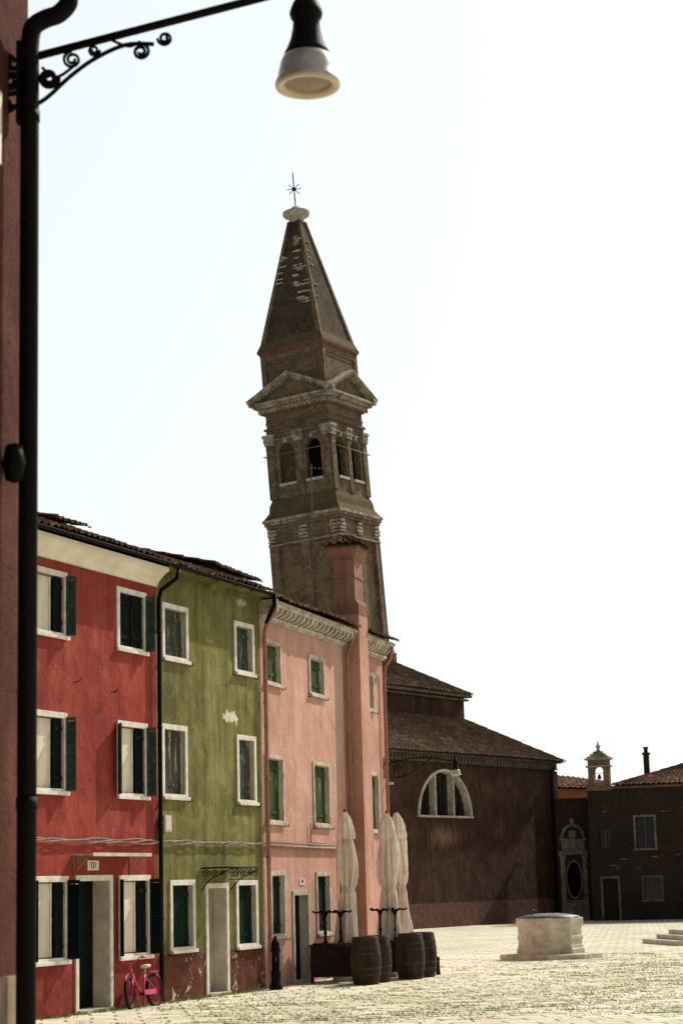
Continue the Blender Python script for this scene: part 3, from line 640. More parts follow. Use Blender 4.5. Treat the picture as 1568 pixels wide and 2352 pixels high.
for r in ROT:
    B.box(-2.65,-2.2,-2.65,-2.54,38,41,0,r); B.box(2.2,2.649,-2.65,-2.54,38,41,0,r); B.box(-2.2,2.2,-2.64,-2.54,40.55,41,0,r)
    B.box(-1.95,1.95,-2.60,-2.54,40.3,40.38,1,r)
B.finish('attic',['brick','terra'],tw)
B=MB(); ring(B,2.70,41.001,41.16); ring(B,2.8,41.161,41.32); B.finish('cornice',['terra'],tw)
B=MB()
def frus(B,a,z0,b,z1,mi=0):
    p=[(-a,-a,z0),(a,-a,z0),(a,a,z0),(-a,a,z0)]; q=[(-b,-b,z1),(b,-b,z1),(b,b,z1),(-b,b,z1)]
    for k in range(4): B.poly([p[k],p[(k+1)%4],q[(k+1)%4],q[k]],mi)
frus(B,2.82,41.321,2.50,42.1,1)
SH0,SZ0,SH1,SZ1=2.46,42.0,.44,51.6
frus(B,SH0,SZ0,SH1,SZ1,0)
def shf(z): return SH0+(SH1-SH0)*(z-SZ0)/(SZ1-SZ0)
for sx,sy in ((-1,-1),(1,-1),(1,1),(-1,1)):
    h0,h1=shf(SZ0)+.10,shf(SZ1)+.10; w0=.38; w1=.2
    p=[(sx*h0,sy*h0,SZ0),(sx*(h0-w0),sy*h0,SZ0),(sx*(h0-w0),sy*(h0-w0),SZ0),(sx*h0,sy*(h0-w0),SZ0)]
    q=[(sx*h1,sy*h1,SZ1),(sx*(h1-w1),sy*h1,SZ1),(sx*(h1-w1),sy*(h1-w1),SZ1),(sx*h1,sy*(h1-w1),SZ1)]
    for k in range(4): B.poly([p[k],p[(k+1)%4],q[(k+1)%4],q[k]],2)
B.finish('spire',['bricks','brickmoss','brick'],tw)
rs=random.Random(3); zz=[]; z=44.6
while z<50.6: zz.append(z); z+=rs.choice([.14,.2,.42,.6])
for z in zz:
    h=shf(z)
    for _ in range(2):
        t=rs.uniform(.30,1.0); x1=h*t; wd=rs.uniform(.25,.75)*(1 if t>.6 else .6)
        B=MB(); B.box(x1-wd,x1,-h-.12,-h+.05,z+rs.uniform(-.03,.03),z+rs.uniform(.08,.14)); B.finish('pale_brick_course',['stone'],tw)
    if rs.random()<.4:
        B=MB(); B.box(h-.1,h+.12,-h+rs.uniform(0,.3),-h+rs.uniform(.4,.9),z,z+.08); B.finish('pale_brick_course',['towerstone'],tw)
z=46.6
while z<49.0:
    h=shf(z); x0=-h+rs.uniform(-.05,.1); B=MB(); B.box(x0,x0+rs.uniform(.25,.6),-h-.12,-h+.05,z,z+.08); B.finish('pale_brick_course',['stone'],tw); z+=rs.choice([.15,.3,.5])
B=MB(); B.lathe([(.44,51.5),(.55,51.65),(.62,51.9),(.95,52.05),(1.05,52.25),(1.02,52.4),(.75,52.5),(.5,52.55),(.4,52.7),(.2,52.85)],n=16); B.finish('spire_cap',['stone'],tw)
B=MB(); B.tube([(0,0,52.8),(0,0,55.6)],.045,6); B.lathe([(.0,-.16),(.14,-.1),(.18,0),(.14,.1),(0,.16)],(0,0,54.25),10)
for a in range(0,180,45):
    v=Vector((math.cos(rad(a)),0,math.sin(rad(a))))*.55; w=mt.to_3x3().inverted()@Vector((1,0,0)); w.z=0; w.normalize()
    B.tube([Vector((0,0,54.25))-w*v.x-Vector((0,0,v.z)),Vector((0,0,54.25))+w*v.x+Vector((0,0,v.z))],.03,5)
B.finish('cross',['black'],tw)
B=MB(); s=2.9
B.tube([(-s,-s,33.35),(s,-s,33.35),(s,s,33.35),(-s,s,33.35)],.03,6,closed=True); B.finish('tension_strap',['strap'],tw)
# ---------------------------------------------------------------- right-hand buildings
oR=(11.7,97.3,0); aR=math.atan2(-.31,.95)
rb=empty('brick_house',oR,aR,'dark old brick house with stone-framed windows and clay tile roof','house')
ops0=[(.55,1.3,0,2.0,0),(2.56,3.4,.95,2.0,0),(4.8,5.9,0,2.3,0)]; ops1=[(.5,1.05,3.45,4.4,0),(2.3,3.2,3.4,4.9,0),(6,6.9,3.4,4.9,0)]
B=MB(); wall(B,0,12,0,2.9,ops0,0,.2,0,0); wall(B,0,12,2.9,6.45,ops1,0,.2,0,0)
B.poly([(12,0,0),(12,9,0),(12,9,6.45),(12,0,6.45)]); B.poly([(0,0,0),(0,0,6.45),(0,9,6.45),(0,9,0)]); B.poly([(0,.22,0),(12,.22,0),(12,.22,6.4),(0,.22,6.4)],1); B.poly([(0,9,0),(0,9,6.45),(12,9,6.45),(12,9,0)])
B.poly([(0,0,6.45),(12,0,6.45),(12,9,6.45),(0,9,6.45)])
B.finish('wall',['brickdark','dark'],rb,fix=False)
for i,(a,b_,c_,d_,e_) in enumerate(ops1+[ops0[1]]):
    g=MB(); g.box(a,b_,.12,.14,c_,d_); g.box((a+b_)/2-.02,(a+b_)/2+.02,.09,.118,c_,d_,1); w=g.finish('window',['glass','darkstone'],rb)
    g=MB(); g.box(a-.1,a,-.03,.05,c_-.1,d_+.1); g.box(b_,b_+.1,-.03,.05,c_-.1,d_+.1); g.box(a,b_,-.029,.05,d_,d_+.1); g.box(a-.14,b_+.14,-.07,-.031,c_-.1,c_-.01); g.box(a,b_,-.029,.05,c_-.1,c_); g.finish('frame',['dimstone' if i==1 else 'darkstone'] if i!=0 else ['brickdark'],w)
for (a,b_,c_,d_,e_) in (ops0[0],ops0[2]):
    g=MB(); g.box(a,b_,.12,.16,0,d_); w=g.finish('door',['wood'],rb)
    g=MB(); g.box(a-.1,a,-.03,.05,0.004,d_+.1); g.box(b_,b_+.1,-.03,.05,.004,d_+.1); g.box(a,b_,-.029,.05,d_,d_+.1); g.finish('frame',['dimstone'],w)
roof('roof',(1.3,-.35,6.5),(12.3,-.35,6.5),(5.4,4.4,7.95),(9.5,4.4,7.95),rb,'tile',period=.25,course=.4,amp=.05,sub=4)
roof('roof',(1.3,9.3,6.5),(1.3,-.35,6.5),(5.4,4.5,7.95),(5.4,4.4,7.95),rb,'tile',period=.25,course=.4,amp=.05,sub=4)
g=MB(); g.box(1.2,12.2,-.2,0,6.3,6.42); g.finish('cornice',['terra'],rb)
g=MB(); g.box(2.6,2.85,1.5,1.8,6.6,8.0); g.box(2.55,2.9,1.45,1.85,8.0,8.1); g.lathe([(.1,0),(.1,.2),(.14,.22),(.14,.28)],(2.72,1.65,8.1),8); g.finish('chimney',['brickdark'],rb)
rs=random.Random(5)
for i in range(12):
    x=rs.uniform(.1,4.8); z=rs.choice([1.1,2.5,2.9,3.1,5.2])+rs.uniform(-.1,.1)
    if any(a-.2<x<b_+.2 and c_-.2<z<d_+.2 for a,b_,c_,d_,e_ in ops0+ops1): continue
    g=MB(); g.box(x,x+rs.uniform(.12,.3),-.012,0.01,z,z+.05); g.finish('stone_inset',['dimstone'],rb)
bt=empty('bell_turret',oR,aR,'small brick bell gable with stone cap and hanging bell','bell turret')
B=MB(); wall(B,.1,1.15,6.46,7.75,[(.40,.85,6.62,7.2,.22)],-.06,.4,0,0)
B.poly([(.1,.34,6.46),(.4,.34,6.46),(.4,.34,7.75),(.1,.34,7.75)]); B.poly([(.85,.34,6.46),(1.15,.34,6.46),(1.15,.34,7.75),(.85,.34,7.75)]); B.poly([(.4,.34,7.42),(.85,.34,7.42),(.85,.34,7.75),(.4,.34,7.75)])
B.poly([(.1,-.06,6.46),(.1,.34,6.46),(.1,.34,7.75),(.1,-.06,7.75)]); B.poly([(1.15,-.06,6.46),(1.15,-.06,7.75),(1.15,.34,7.75),(1.15,.34,6.46)])
B.box(-.02,1.25,-.1,.4,6.25,6.459)
B.finish('turret_wall',['brick'],bt,fix=False)
B=MB()
for (x0,x1,z0,z1) in ((.0,1.25,7.4,7.47),(-.04,1.29,7.75,7.84),(.1,1.15,7.841,7.93),(.25,1.0,7.931,8.05),(.4,.85,8.051,8.16)): B.box(x0,x1,-.14,.42,z0,z1)
B.lathe([(.14,0),(.10,.07),(.06,.14),(.11,.2),(.12,.26),(.05,.34),(.02,.5),(0,.62)],(.625,.14,8.16),10); B.finish('turret_cap',['towerstone'],bt)
B=MB(); B.lathe([(.12,0),(.095,.05),(.07,.16),(.04,.22),(0,.24)],(.625,.13,6.82),12); B.tube([(.40,.13,7.1),(.85,.13,7.1)],.015,6); B.finish('bell',['black'],bt)
pw=empty('portal_wall',(10.0,99.2,0),0,'dark plastered wall with a pale stone baroque portal','gate')
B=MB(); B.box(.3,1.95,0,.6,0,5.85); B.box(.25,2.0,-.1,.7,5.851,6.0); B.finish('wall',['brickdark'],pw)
B=MB()
for x in (.42,1.52): B.box(x,x+.22,-.14,0,0.0,3.0); B.box(x-.04,x+.26,-.18,0,3.001,3.2)
B.box(.34,1.82,-.2,0,3.201,3.4); B.box(.5,1.66,-.1,0,3.401,3.9); B.box(.4,1.76,-.18,0,3.901,4.0)
for i in range(14):
    a0=math.pi*i/14;a1=math.pi*(i+1)/14
    B.poly([(1.08+.62*math.cos(a0),-.12,4.0+.75*math.sin(a0)),(1.08+.62*math.cos(a1),-.12,4.0+.75*math.sin(a1)),(1.08+.48*math.cos(a1),-.12,4.0+.58*math.sin(a1)),(1.08+.48*math.cos(a0),-.12,4.0+.58*math.sin(a0))])
    B.poly([(1.08+.62*math.cos(a0),-.12,4.0+.75*math.sin(a0)),(1.08+.62*math.cos(a1),-.12,4.0+.75*math.sin(a1)),(1.08+.62*math.cos(a1),0,4.0+.75*math.sin(a1)),(1.08+.62*math.cos(a0),0,4.0+.75*math.sin(a0))])
B.box(.98,1.18,-.1,0,4.75,5.0); B.box(.9,1.26,-.02,0,4.05,4.4)
B.box(.64,1.52,-.05,0,0,1.0)
for i in range(24):
    a0=2*math.pi*i/24;a1=2*math.pi*(i+1)/24
    q=lambda R1,R2,a:(1.08+R1*math.cos(a),-.06,2.0+R2*math.sin(a))
    B.poly([q(.42,.96,a0),q(.42,.96,a1),q(.35,.87,a1),q(.35,.87,a0)])
B.finish('portal',['dimstone'],pw)
B=MB(); B.poly([(1.08+.34*math.cos(2*math.pi*i/24),-.02,2.0+.85*math.sin(2*math.pi*i/24)) for i in range(24)]); B.finish('niche',['dark'],pw,fix=False)
ob_=empty('orange_house',(9.5,113,0),0,'small orange stucco house with clay tile roof','house')
B=MB(); B.box(1.2,5.2,0,6,0,7.3); B.finish('wall',['orange'],ob_)
roof('roof',(.9,-.4,7.3),(5.4,-.4,7.0),(.9,3,8.2),(5.4,3,7.7),ob_,'tile',period=.3,course=.5,amp=.05,sub=4)
B=MB(); B.box(2.4,3.3,-.05,-.01,4.9,6.3); B.finish('window',['greendark'],ob_)
# ---------------------------------------------------------------- wellhead
wl=empty('wellhead',(5.20,52.9,0),rad(12),'old carved white stone wellhead with metal lid on a stone plinth','wellhead')
def octm(a,z):
    k=(a+math.pi/8)%(math.pi/4)-math.pi/8; return 1/math.cos(k)*.955
B=MB(); B.lathe([(1.30,0),(1.30,.11),(1.27,.13)],n=32,smooth=False,mod=octm); B.finish('plinth',['well'],wl)
B=MB(); B.lathe([(.86,.131),(.86,.24),(.83,.28),(.83,.33),(.81,.36),(.81,.46),(.835,.50),(.835,.56),(.81,.60),(.81,.78),(.83,.82),(.85,.87),(.86,.90),(.86,1.03),(.84,1.05),(.6,1.05)],n=48,smooth=False,mod=octm); B.finish('curb',['well'],wl)
B=MB(); B.lathe([(.82,1.051),(.80,1.08),(.55,1.13),(.25,1.16),(.02,1.165)],n=32); B.tube([(-.5,-.1,1.13),(-.52,-.1,1.22),(-.44,-.1,1.26),(-.40,-.1,1.20)],.02,6); B.finish('lid',['lid'],wl)
st=empty('stone_steps',(10.9,61.5,0),rad(10),'low square stepped stone base on the paving','steps')
for h_,z0 in ((1.6,0),(1.25,.141),(.95,.282)):
    B=MB(); B.box(-h_,h_,-h_,h_,z0,z0+.14); B.finish('step',['well'],st,bevel=.015)
# ---------------------------------------------------------------- barrels
def copy_thing(root,loc,rotz,label=None):
    r=root.copy(); COL.objects.link(r); r.location=loc; r.rotation_euler=(0,0,rotz)
    if label: r['label']=label
    def rec(src,dst):
        for c in [o for o in bpy.data.objects if o.parent==src and o is not dst]:
            k=c.copy(); k.parent=dst; COL.objects.link(k); rec(c,k)
    rec(root,r); return r
bl='wine barrel of dark oak with iron hoops standing on the paving'
ba=empty('barrel',(.26,41.75,0),0,bl,'barrel','barrels outside the pink house')
stv=lambda a,z: 1-.014*(abs(((a*24/(2*math.pi))%1)-.5)>.42)
B=MB(); B.lathe([(.25,0),(.265,.02),(.305,.22),(.325,.48),(.305,.73),(.265,.95),(.25,.97),(.24,.97),(.235,.93),(.01,.93)],n=96,mod=stv); B.finish('staves',['oak'],ba)
for z,r in ((.04,.272),(.2,.303),(.33,.316),(.63,.318),(.76,.303),(.92,.273)):
    B=MB(); B.lathe([(r,z-.02),(r+.003,z),(r,z+.02)],n=48,cap=False); B.finish('hoop',['hoop'],ba)
copy_thing(ba,(.50,42.55,0),1.1); copy_thing(ba,(1.24,43.6,0),2.3); copy_thing(ba,(1.53,44.35,0),.4)
# ---------------------------------------------------------------- parasols
def parasol(loc,rot,seed,hgt,wid):
    pa=empty('parasol',loc,rot,'closed cream parasol with tied pleated cloth on a wooden pole','parasol','closed parasols outside the pink house')
    rs=random.Random(seed); ph=[rs.uniform(0,6) for _ in range(6)]
    def pleat(a,z):
        sharp=math.sin(8*a+ph[0]+math.sin(z*1.1+ph[3])*.9)
        return 1+.30*(abs(sharp)**.6*(1 if sharp>0 else -1))+.18*math.sin(3*a+ph[1]+z*2.3)+.10*math.sin(17*a+ph[2]-z*3)+.12*math.sin(z*5+ph[4]+a)
    prof=[(.03,3.62),(.08,3.52),(.12,3.35),(.115,3.2),(.14,3.0),(.16,2.75),(.165,2.5),(.155,2.25),(.135,2.08),(.10,1.97),(.125,1.85),(.145,1.6),(.165,1.3),(.185,1.0),(.20,.8),(.215,.60)]
    B=MB(); B.lathe([(r*wid,z*hgt) for r,z in prof],n=112,mod=pleat,cap=False)
    for i,(x,y,z) in enumerate(B.v):
        ring_=i//112; k=i%112; w_=max(0,(3.2-z))/3
        x+=w_*.06*math.sin(z*1.7+ph[5]); y+=w_*.04*math.cos(z*2.1+ph[4])
        if ring_==15: z+=.12*math.sin(k*.17+ph[4])+.06*math.sin(k*1.1)
        if ring_==14: z+=.06*math.sin(k*.17+ph[4])
        B.v[i]=(x,y,z)
    B.lathe([(.035,3.66*hgt),(.11,3.52*hgt),(.155,3.32*hgt),(.185,3.15*hgt),(.175,3.06*hgt)],n=64,mod=lambda a,z:1+.18*math.sin(8*a+ph[0])+.10*math.sin(5*a+ph[1]),cap=False)
    B.finish('canopy',['cloth'],pa,fix=False)
    B=MB(); B.lathe([(.125*wid,1.93*hgt),(.13*wid,1.97*hgt),(.125*wid,2.01*hgt)],n=24,cap=False); B.finish('tie',['reveal'],pa)
    B=MB(); B.tube([(0,0,.05),(0,0,3.72*hgt)],.028,8); B.finish('pole',['wood'],pa)
    B=MB(); B.box(-.35,.35,-.35,.35,0.003,.09); B.lathe([(.06,.091),(.05,.4)],n=10); B.finish('base',['stone'],pa)
parasol((-.10,43.4,0),0,11,.985,1.02); parasol((.84,44.9,0),1.0,12,.985,1.1); parasol((1.08,45.7,0),2.2,15,.995,1.12)
# ---------------------------------------------------------------- tables
ta=empty('wooden_table',(-.43,43.0,0),aP-rad(70),'dark wooden table with upturned tables on top and boards added as underside shade','table','tables outside the pink house')
B=MB()
for i in range(5): B.box(-.50,.50,-.34+i*.137,-.34+i*.137+.13,.75,.79)
B.finish('table_top',['wood'],ta)
for x in (-.45,.45):
    for y in (-.28,.28):
        B=MB(); B.box(x-.035,x+.035,y-.035,y+.035,.002,.749); B.finish('leg',['wood'],ta)
for y in (-.28,.28):  # dark boards added below the top to stand for its shade
    B=MB()
    for i in range(7): B.box(-.41+i*.118,-.41+i*.118+.115,y-.01-.002*(i%2),y+.01,.12,.74)
    B.box(-.414,.414,y-.02,y-.013,.3,.36); B.finish('shade_boards',['wood'],ta)
copy_thing(ta,(.80,44.6,0),aP-rad(70))
bi=empty('bistro_table',(-.58,42.9,.793),0,'round bistro table stacked upside down with iron feet upward','table','upturned bistro tables')
B=MB(); B.lathe([(.28,.003),(.29,.015),(.28,.03)],n=28); B.finish('table_top',['wood'],bi)
B=MB(); B.lathe([(.07,.031),(.03,.08),(.025,.2),(.04,.25),(.025,.3),(.022,.55),(.05,.6),(.03,.68)],n=10)
for k in range(4):
    a=k*math.pi/2+.3; c,s_=math.cos(a),math.sin(a)
    B.tube([(0,0,.62),(c*.1,s_*.1,.69),(c*.22,s_*.22,.67),(c*.27,s_*.27,.71)],[.03,.026,.02,.026],6)
B.finish('pedestal',['black'],bi)
copy_thing(bi,(-.25,43.05,.793),.8); copy_thing(bi,(.62,44.45,.793),.4); copy_thing(bi,(.96,44.7,.793),1.1)
# ---------------------------------------------------------------- cast-iron fountain post
fp=empty('drinking_fountain',(-1.56,40.55,0),0,'black cast-iron drinking fountain post beside the drainpipe','fountain')
B=MB(); B.lathe([(.13,0),(.13,.08),(.10,.12),(.095,.3),(.11,.34),(.085,.38),(.08,.72),(.10,.76),(.10,.80),(.085,.83),(.09,.90),(.06,.97),(.03,1.0),(.035,1.04),(0,1.07)],n=16); B.finish('post',['black'],fp)
B=MB(); B.tube([(0,-.08,.62),(0,-.17,.62),(0,-.18,.56)],.015,6); B.finish('spout',['hoop'],fp)
bo=empty('rope_bollard',(1.90,45.2,0),0,'short dark post beside the barrels on the paving','bollard')
B=MB(); B.lathe([(.06,0),(.05,.04),(.04,.3),(.055,.34),(.03,.4)],n=10); B.finish('post',['wood'],bo)
# ---------------------------------------------------------------- bicycle
ub=-1.50
bk=empty('bicycle',(-3.59+.3885*ub+.9214*.3,36.78+.9214*ub-.3885*.3,0),aG,'small pink child bicycle leaning by the red house wall','bicycle')
bk.rotation_euler=(rad(-6),0,aG)
Rw=.27
for x in (0,.9):
    w=empty('wheel',(x,0,Rw)); w.parent=bk
    if x==0: w.rotation_euler=(0,0,rad(14))
    B=MB(); B.tube([(Rw*math.cos(t*math.pi/16),0,Rw*math.sin(t*math.pi/16)) for t in range(32)],.030,8,closed=True); B.finish('tyre',['tyre'],w)
    B=MB(); B.tube([((Rw-.035)*math.cos(t*math.pi/16),0,(Rw-.035)*math.sin(t*math.pi/16)) for t in range(32)],.010,6,closed=True)
    for k in range(14):
        a=k*math.pi/7; B.tube([(0,.02*(-1)**k,0),((Rw-.03)*math.cos(a),0,(Rw-.03)*math.sin(a))],.0025,4)
    B.tube([(0,-.04,0),(0,.04,0)],.02,8); B.finish('rim',['rimpink'],w)
    B=MB(); B.tube([((Rw+.045)*math.cos(a),0,(Rw+.045)*math.sin(a)) for a in [rad(t) for t in range(40,150,10)]],.010,6); B.finish('mudguard',['bikepink'],w)
B=MB(); bb=(.47,0,.24); hd=(.14,0,.60); st_=(.60,0,.56)
B.tube([hd,(.3,0,.36),bb],.018,8); B.tube([(.15,0,.55),(.33,0,.33),bb],.016,8); B.tube([bb,st_],.016,8)
for y in (-.045,.045): B.tube([bb,(.9,y,Rw)],.010,6); B.tube([(.585,0,.52),(.9,y,Rw)],.009,6)
B.tube([(.165,0,.52),(.11,0,.68)],.02,8)
for y in (-.04,.04): B.tube([(.155,0,.54),(.06,y,.38),(0,y,Rw)],.012,6)
B.box(.68,1.02,-.06,.06,.595,.61); B.tube([(.95,.05,.6),(.9,.05,Rw)],.006,4); B.tube([(.95,-.05,.6),(.9,-.05,Rw)],.006,4)
B.finish('frame',['bikepink'],bk)
B=MB(); B.tube([(.11,0,.66),(.10,0,.78)],.012,6); B.tube([(.2,-.25,.86),(.12,-.20,.86),(.08,-.08,.78),(.08,.08,.78),(.12,.20,.86),(.2,.25,.86)],.012,6); B.finish('handlebar',['bikepink'],bk)
for y in (-.25,.25):
    B=MB(); B.tube([(.14,y*.9,.86),(.24,y*1.02,.86)],.019,8); B.finish('grip',['bikepink'],bk)
B=MB(); B.lathe([(0,-.03),(.09,-.02),(.11,.01),(.08,.035),(0,.04)],n=16,tf=Matrix.Translation((.66,0,.70))@Matrix.Diagonal((1.2,.8,1,1))); B.tube([(.60,0,.55),(.64,0,.69)],.012,6); B.tube([(.52,0,.70),(.62,0,.705)],.03,8); B.finish('saddle',['rimcream'],bk)
B=MB(); B.tube([(.47,-.05,.24),(.47,.05,.24)],.035,10); B.tube([(.47,-.05,.24),(.53,-.055,.12)],.009,5); B.tube([(.47,.05,.24),(.41,.055,.36)],.009,5); B.box(.49,.57,-.14,-.06,.11,.13); B.box(.37,.45,.06,.14,.35,.37); B.finish('pedals',['tyre'],bk)
B=MB(); B.box(.44,.86,-.055,-.045,.21,.30); B.finish('chain_guard',['bikepink'],bk)
B=MB(); B.tube([(.62,.03,.3),(.66,.14,.01)],.008,5); B.finish('kickstand',['hoop'],bk)
# ---------------------------------------------------------------- lamps
def lampshade(parent,c,sc,black='black'):
    T_=Matrix.Translation(c)@Matrix.Scale(sc,4)
    B=MB(); B.lathe([(.02,.66),(.05,.64),(.06,.60),(.085,.56),(.10,.52),(.108,.49),(.10,.46),(.085,.44),(.09,.38),(.105,.31),(.13,.245),(.145,.22),(.145,.20),(.12,.195)],n=40,tf=T_,cap=False); B.finish('lamp_housing',[black],parent,fix=False)
    B=MB(); B.lathe([(.135,.20),(.155,.19),(.172,.15),(.185,.09),(.195,.04),(.205,.025),(.21,.0),(.20,-.012),(.185,-.012)],n=48,tf=T_,cap=False); B.finish('lamp_shade',['lampwhite'],parent,fix=False)
    B=MB(); B.lathe([(.208,.0),(.205,-.015),(.19,-.02),(.165,-.015),(.15,.0),(.148,.02)],n=48,tf=T_,cap=False); B.finish('rim',['rimcream'],parent,fix=False)
    B=MB(); B.lathe([(.15,.012),(.10,.0),(.05,-.006),(.001,-.008)],n=40,tf=T_,cap=False); B.finish('diffuser',['lampglass'],parent,fix=False)
l2=empty('street_lamp',(-1.79+.3064*8.75,41.04+.9519*8.75,0),math.atan2(-.3064,.9519),'small wall lamp on a scrolled iron bracket at the house corner','street lamp','street lamps on wall brackets')
B=MB(); B.tube([(0,0,4.62),(.0,0,5.15)],.02,6)
pts=[(.02,0,4.98)]+[(x,0,4.98+.12*math.sin((x-.1)*1.9)) for x in [i*.1 for i in range(1,19)]]+[(1.85,0,5.12)]
B.tube(pts,.018,6); ax=Vector((1,0,0))
scroll(B,(.42,0,4.78),.18,1.6,math.pi*.5,1,ax,.014); scroll(B,(.78,0,4.93),.08,1.3,math.pi,1,ax,.01); B.tube([(.02,0,4.66),(.25,0,4.62),(.55,0,4.66),(.9,0,4.85),(1.3,0,5.12)],.013,6)
B.tube([(1.85,0,5.14),(1.85,0,4.98)],.015,6); B.finish('bracket',['black'],l2)
lampshade(l2,(1.85,0,4.64),.62)
sg=empty('street_sign',(-1.79+.3064*8.87,41.04+.9519*8.87,4.5),math.atan2(-.3064,.9519),'tiny white plate on a bracket at the house corner','sign')
B=MB(); B.box(0,.2,-.01,.01,-.03,.03); B.finish('plate',['white'],sg)
# ---------------------------------------------------------------- near building, downpipe, big lamp
aN=math.atan2(math.cos(rad(9)),math.sin(rad(9)))
nb=empty('near_house',(-1.86,11.35,0),aN,'rough dusky red plastered house corner with black downpipe','house')
B=MB(); B.box(-7,0,0,5,0,10); B.finish('wall',['near'],nb,fix=True)
B=MB(); B.box(-7,0.01,-.035,-.001,0,1.6); B.finish('plinth',['tansto'],nb)
B=MB(); B.box(-1.2,-.62,-.05,-.001,6.18,6.62); B.finish('window',['white'],nb)
B=MB(); B.lathe([(0,-.12),(.05,-.10),(.07,0),(.05,.10),(0,.12)],(-.42,-.07,4.46),10); B.tube([(-.42,0,4.46),(-.42,-.08,4.46)],.02,6); B.finish('shutter_catch',['black'],nb)
toN=Matrix.Translation((-1.86,11.35,0))@Matrix.Rotation(aN,4,'Z'); inv=toN.inverted()
pts=[(-1.45,11,7.62),(-1.55,11,7.40),(-1.56,11,7.30),(-1.62,11,7.23),(-1.70,11,7.20),(-1.77,11,7.15),(-1.79,11,7.05),(-1.79,11,6.9),(-1.79,11,0.01)]
def smooth(pts,n=6):
    P=[Vector(p) for p in pts]; out=[]
    for i in range(len(P)-1):
        p0=P[max(i-1,0)];p1=P[i];p2=P[i+1];p3=P[min(i+2,len(P)-1)]
        for k in range(n):
            t=k/n; out.append(.5*((2*p1)+(-p0+p2)*t+(2*p0-5*p1+4*p2-p3)*t*t+(-p0+3*p1-3*p2+p3)*t**3))
    out.append(P[-1]); return out
B=MB(); B.tube([inv@p for p in smooth(pts[:-1])]+[inv@Vector(pts[-1])],.056,14)
for z in (2.5,6.55): B.tube([inv@Vector((-1.79,11,z)),inv@Vector((-1.79,11,z+.07))],.061,14)
B.finish('downpipe',['black'],nb)
sl=empty('street_lamp',(-1.85,11.02,6.6),0,'black iron bracket lamp with white enamel bell shade','street lamp','street lamps on wall brackets')
def rel(p): return Vector(p)-Vector((-1.85,11.02,6.6))
A0=Vector((-1.86,11.02,6.945)); A1=Vector((-.10,11.02,7.385))
B=MB(); B.tube([rel(A0),rel(A1)],.025,10); B.tube([rel(A1),rel((-.10,11.02,7.42))],.03,8); B.tube([rel((-.135,11.02,7.38)),rel((-.135,11.02,7.30))],.022,8)
B.box(-.02,.012,-.04,.04,-.05,.46); B.finish('arm',['black'],sl)
B=MB(); ax=Vector((1,0,0))
st1=smooth([(-1.84,11.02,6.62),(-1.70,11.02,6.70),(-1.55,11.02,6.84),(-1.40,11.02,6.95),(-1.22,11.02,7.03),(-1.05,11.02,7.03)])
B.tube([rel(p) for p in st1],.014,8)
scroll(B,rel((-1.13,11.02,6.985)),.052,1.7,math.pi*.5,-1,ax,.011); scroll(B,rel((-.985,11.02,7.065)),.044,1.7,math.pi*1.0,1,ax,.010)
scroll(B,rel((-1.54,11.02,6.945)),.055,1.8,math.pi*.5,1,ax,.010); scroll(B,rel((-1.41,11.02,7.0)),.036,1.6,0,-1,ax,.009)
B.tube([rel(p) for p in smooth([(-1.72,11.02,6.90),(-1.66,11.02,6.84),(-1.60,11.02,6.85),(-1.50,11.02,6.93)])],.010,6)
scroll(B,rel((-1.68,11.02,6.83)),.060,1.8,0,-1,ax,.015); scroll(B,rel((-1.90,11.0,6.80)),.10,2.0,0,1,ax,.016); scroll(B,rel((-1.90,11.0,6.80)),.045,1,1,1,ax,.018)
scroll(B,rel((-1.93,11.0,6.93)),.05,1.4,0,1,ax,.014); scroll(B,rel((-1.93,11.0,6.66)),.05,1.4,0,-1,ax,.014)
B.tube([rel(p) for p in smooth([(-1.30,11.02,7.06),(-1.2,11.02,7.02),(-1.13,11.02,7.05)])],.009,6)
B.finish('scrollwork',['black'],sl)
lampshade(sl,rel((-.135,11.02,6.745)),.93)
# ---------------------------------------------------------------- grass in the joints
B=MB(); rs=random.Random(21); r8=Matrix.Rotation(rad(8),3,'Z'); rm8=Matrix.Rotation(rad(-8),3,'Z')
cl=[(rs.uniform(-3,9.5),31+rs.random()**1.5*24,rs.uniform(.2,1.6)) for _ in range(230)]
for cx,cy,cr in cl:
    for k in range(int(11*cr)+3):
        x=cx+rs.gauss(0,cr*.7); y=cy+rs.gauss(0,cr*.5)
        p=rm8@Vector((x,y,0)); p.y=round(p.y/.46)*.46+rs.gauss(0,.02); p=r8@p; x,y=p.x,p.y
        if (x+3.59)*.9214+(y-36.78)*-.3885<.15: continue
        sz=rs.uniform(.4,1.35)
        for b_ in range(10):
            a=rs.uniform(0,6.28); l=rs.uniform(.02,.06)*sz; dx,dy=math.cos(a),math.sin(a); bx=x+rs.gauss(0,.11*sz); by=y+rs.gauss(0,.018); w=.012
            B.poly([(bx-dy*w,by+dx*w,.002),(bx+dy*w,by-dx*w,.002),(bx+dx*l,by+dy*l,l*.5)])
for k in range(300):
    u=rs.uniform(-4,4.6); n=abs(rs.gauss(.05,.12))+.03; x=-3.59+.3885*u+.9214*n; y=36.78+.9214*u-.3885*n
    for b_ in range(6):
        a=rs.uniform(0,6.28); l=rs.uniform(.02,.07); dx,dy=math.cos(a),math.sin(a); bx=x+rs.gauss(0,.04); by=y+rs.gauss(0,.04)
        B.poly([(bx-dy*.007,by+dx*.007,0),(bx+dy*.007,by-dx*.007,0),(bx+dx*l*.5,by+dy*l*.5,l)])
B.finish('grass',['grass'],kind='stuff',fix=False)
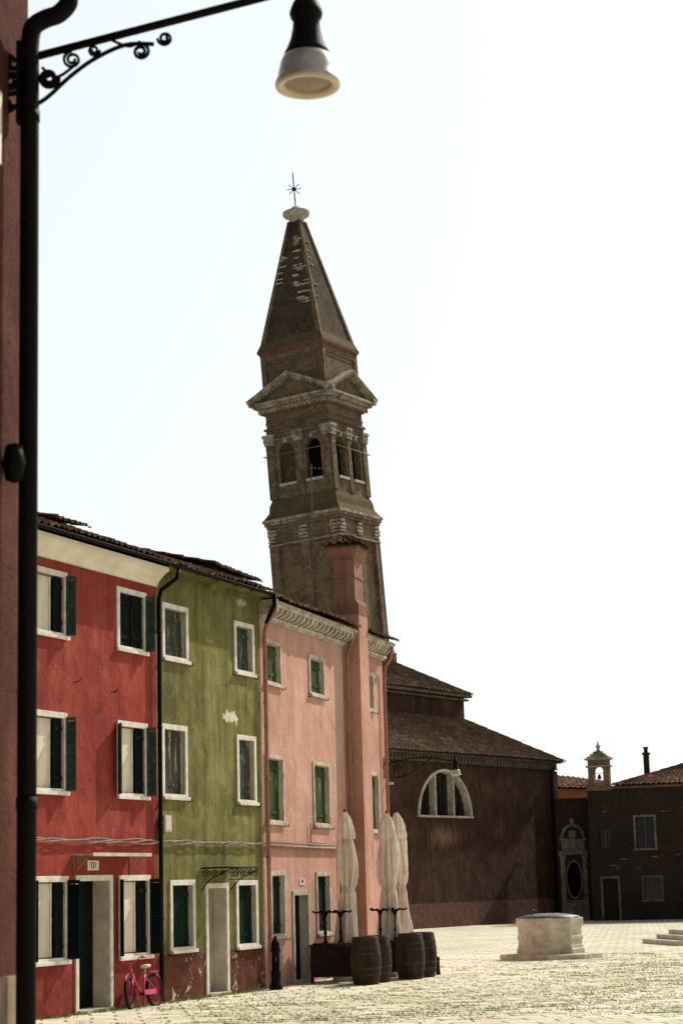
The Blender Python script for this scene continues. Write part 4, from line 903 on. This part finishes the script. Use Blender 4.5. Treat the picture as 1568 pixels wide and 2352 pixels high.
# ---------------------------------------------------------------- light, world, camera
su=bpy.data.lights.new('sun','SUN'); su.energy=5.0; su.angle=rad(.5); su.color=(1,.93,.81)
so=bpy.data.objects.new('sun',su); COL.objects.link(so)
sd=Vector((math.sin(rad(AZ))*math.cos(rad(EL)),math.cos(rad(AZ))*math.cos(rad(EL)),math.sin(rad(EL))))
so.rotation_euler=sd.to_track_quat('Z','Y').to_euler(); so.location=(20,60,60)
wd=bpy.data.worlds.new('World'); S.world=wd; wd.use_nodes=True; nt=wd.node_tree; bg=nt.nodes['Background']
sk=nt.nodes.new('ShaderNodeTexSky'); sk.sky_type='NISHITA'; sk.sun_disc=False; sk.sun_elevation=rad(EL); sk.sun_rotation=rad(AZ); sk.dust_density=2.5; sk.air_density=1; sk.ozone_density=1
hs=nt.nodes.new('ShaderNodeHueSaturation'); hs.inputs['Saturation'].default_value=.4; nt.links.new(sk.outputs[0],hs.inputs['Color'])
# haze colour low down only; sky dimmed behind the camera to weaken facade fill
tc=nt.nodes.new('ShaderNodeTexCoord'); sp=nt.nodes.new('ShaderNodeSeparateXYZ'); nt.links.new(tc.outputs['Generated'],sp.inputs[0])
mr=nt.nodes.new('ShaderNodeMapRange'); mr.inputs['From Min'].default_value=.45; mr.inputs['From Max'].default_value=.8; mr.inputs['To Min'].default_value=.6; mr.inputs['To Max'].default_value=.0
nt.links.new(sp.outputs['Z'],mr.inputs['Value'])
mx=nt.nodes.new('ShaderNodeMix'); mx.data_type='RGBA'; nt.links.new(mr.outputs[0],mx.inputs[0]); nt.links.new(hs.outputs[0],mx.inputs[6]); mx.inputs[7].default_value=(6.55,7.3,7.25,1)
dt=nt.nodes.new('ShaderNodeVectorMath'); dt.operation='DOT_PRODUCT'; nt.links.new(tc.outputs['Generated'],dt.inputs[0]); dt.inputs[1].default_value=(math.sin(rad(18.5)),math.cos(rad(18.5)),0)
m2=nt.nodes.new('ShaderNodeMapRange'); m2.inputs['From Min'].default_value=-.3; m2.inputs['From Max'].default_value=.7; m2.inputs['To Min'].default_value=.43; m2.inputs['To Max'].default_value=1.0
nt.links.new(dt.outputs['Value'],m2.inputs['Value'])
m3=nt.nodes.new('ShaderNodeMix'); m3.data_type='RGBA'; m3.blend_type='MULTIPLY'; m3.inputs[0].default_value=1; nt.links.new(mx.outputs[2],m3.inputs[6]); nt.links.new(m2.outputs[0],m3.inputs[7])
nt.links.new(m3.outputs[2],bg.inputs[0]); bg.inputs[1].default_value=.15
S.view_settings.view_transform='Standard'; S.view_settings.look='None'; S.view_settings.exposure=0
cam=bpy.data.cameras.new('camera'); co=bpy.data.objects.new('camera',cam); COL.objects.link(co); S.camera=co
cam.sensor_fit='VERTICAL'; cam.sensor_height=36; cam.lens=36*4500/2352; cam.clip_end=3000; cam.clip_start=.1
co.location=(0,0,2.05); Mx=Matrix.Rotation(math.pi/2+math.atan(855/4500),3,'X')@Matrix.Rotation(-math.atan(.026),3,'Z'); co.rotation_euler=Mx.to_euler()
cam.dof.use_dof=True; cam.dof.focus_distance=60; cam.dof.aperture_fstop=4.0
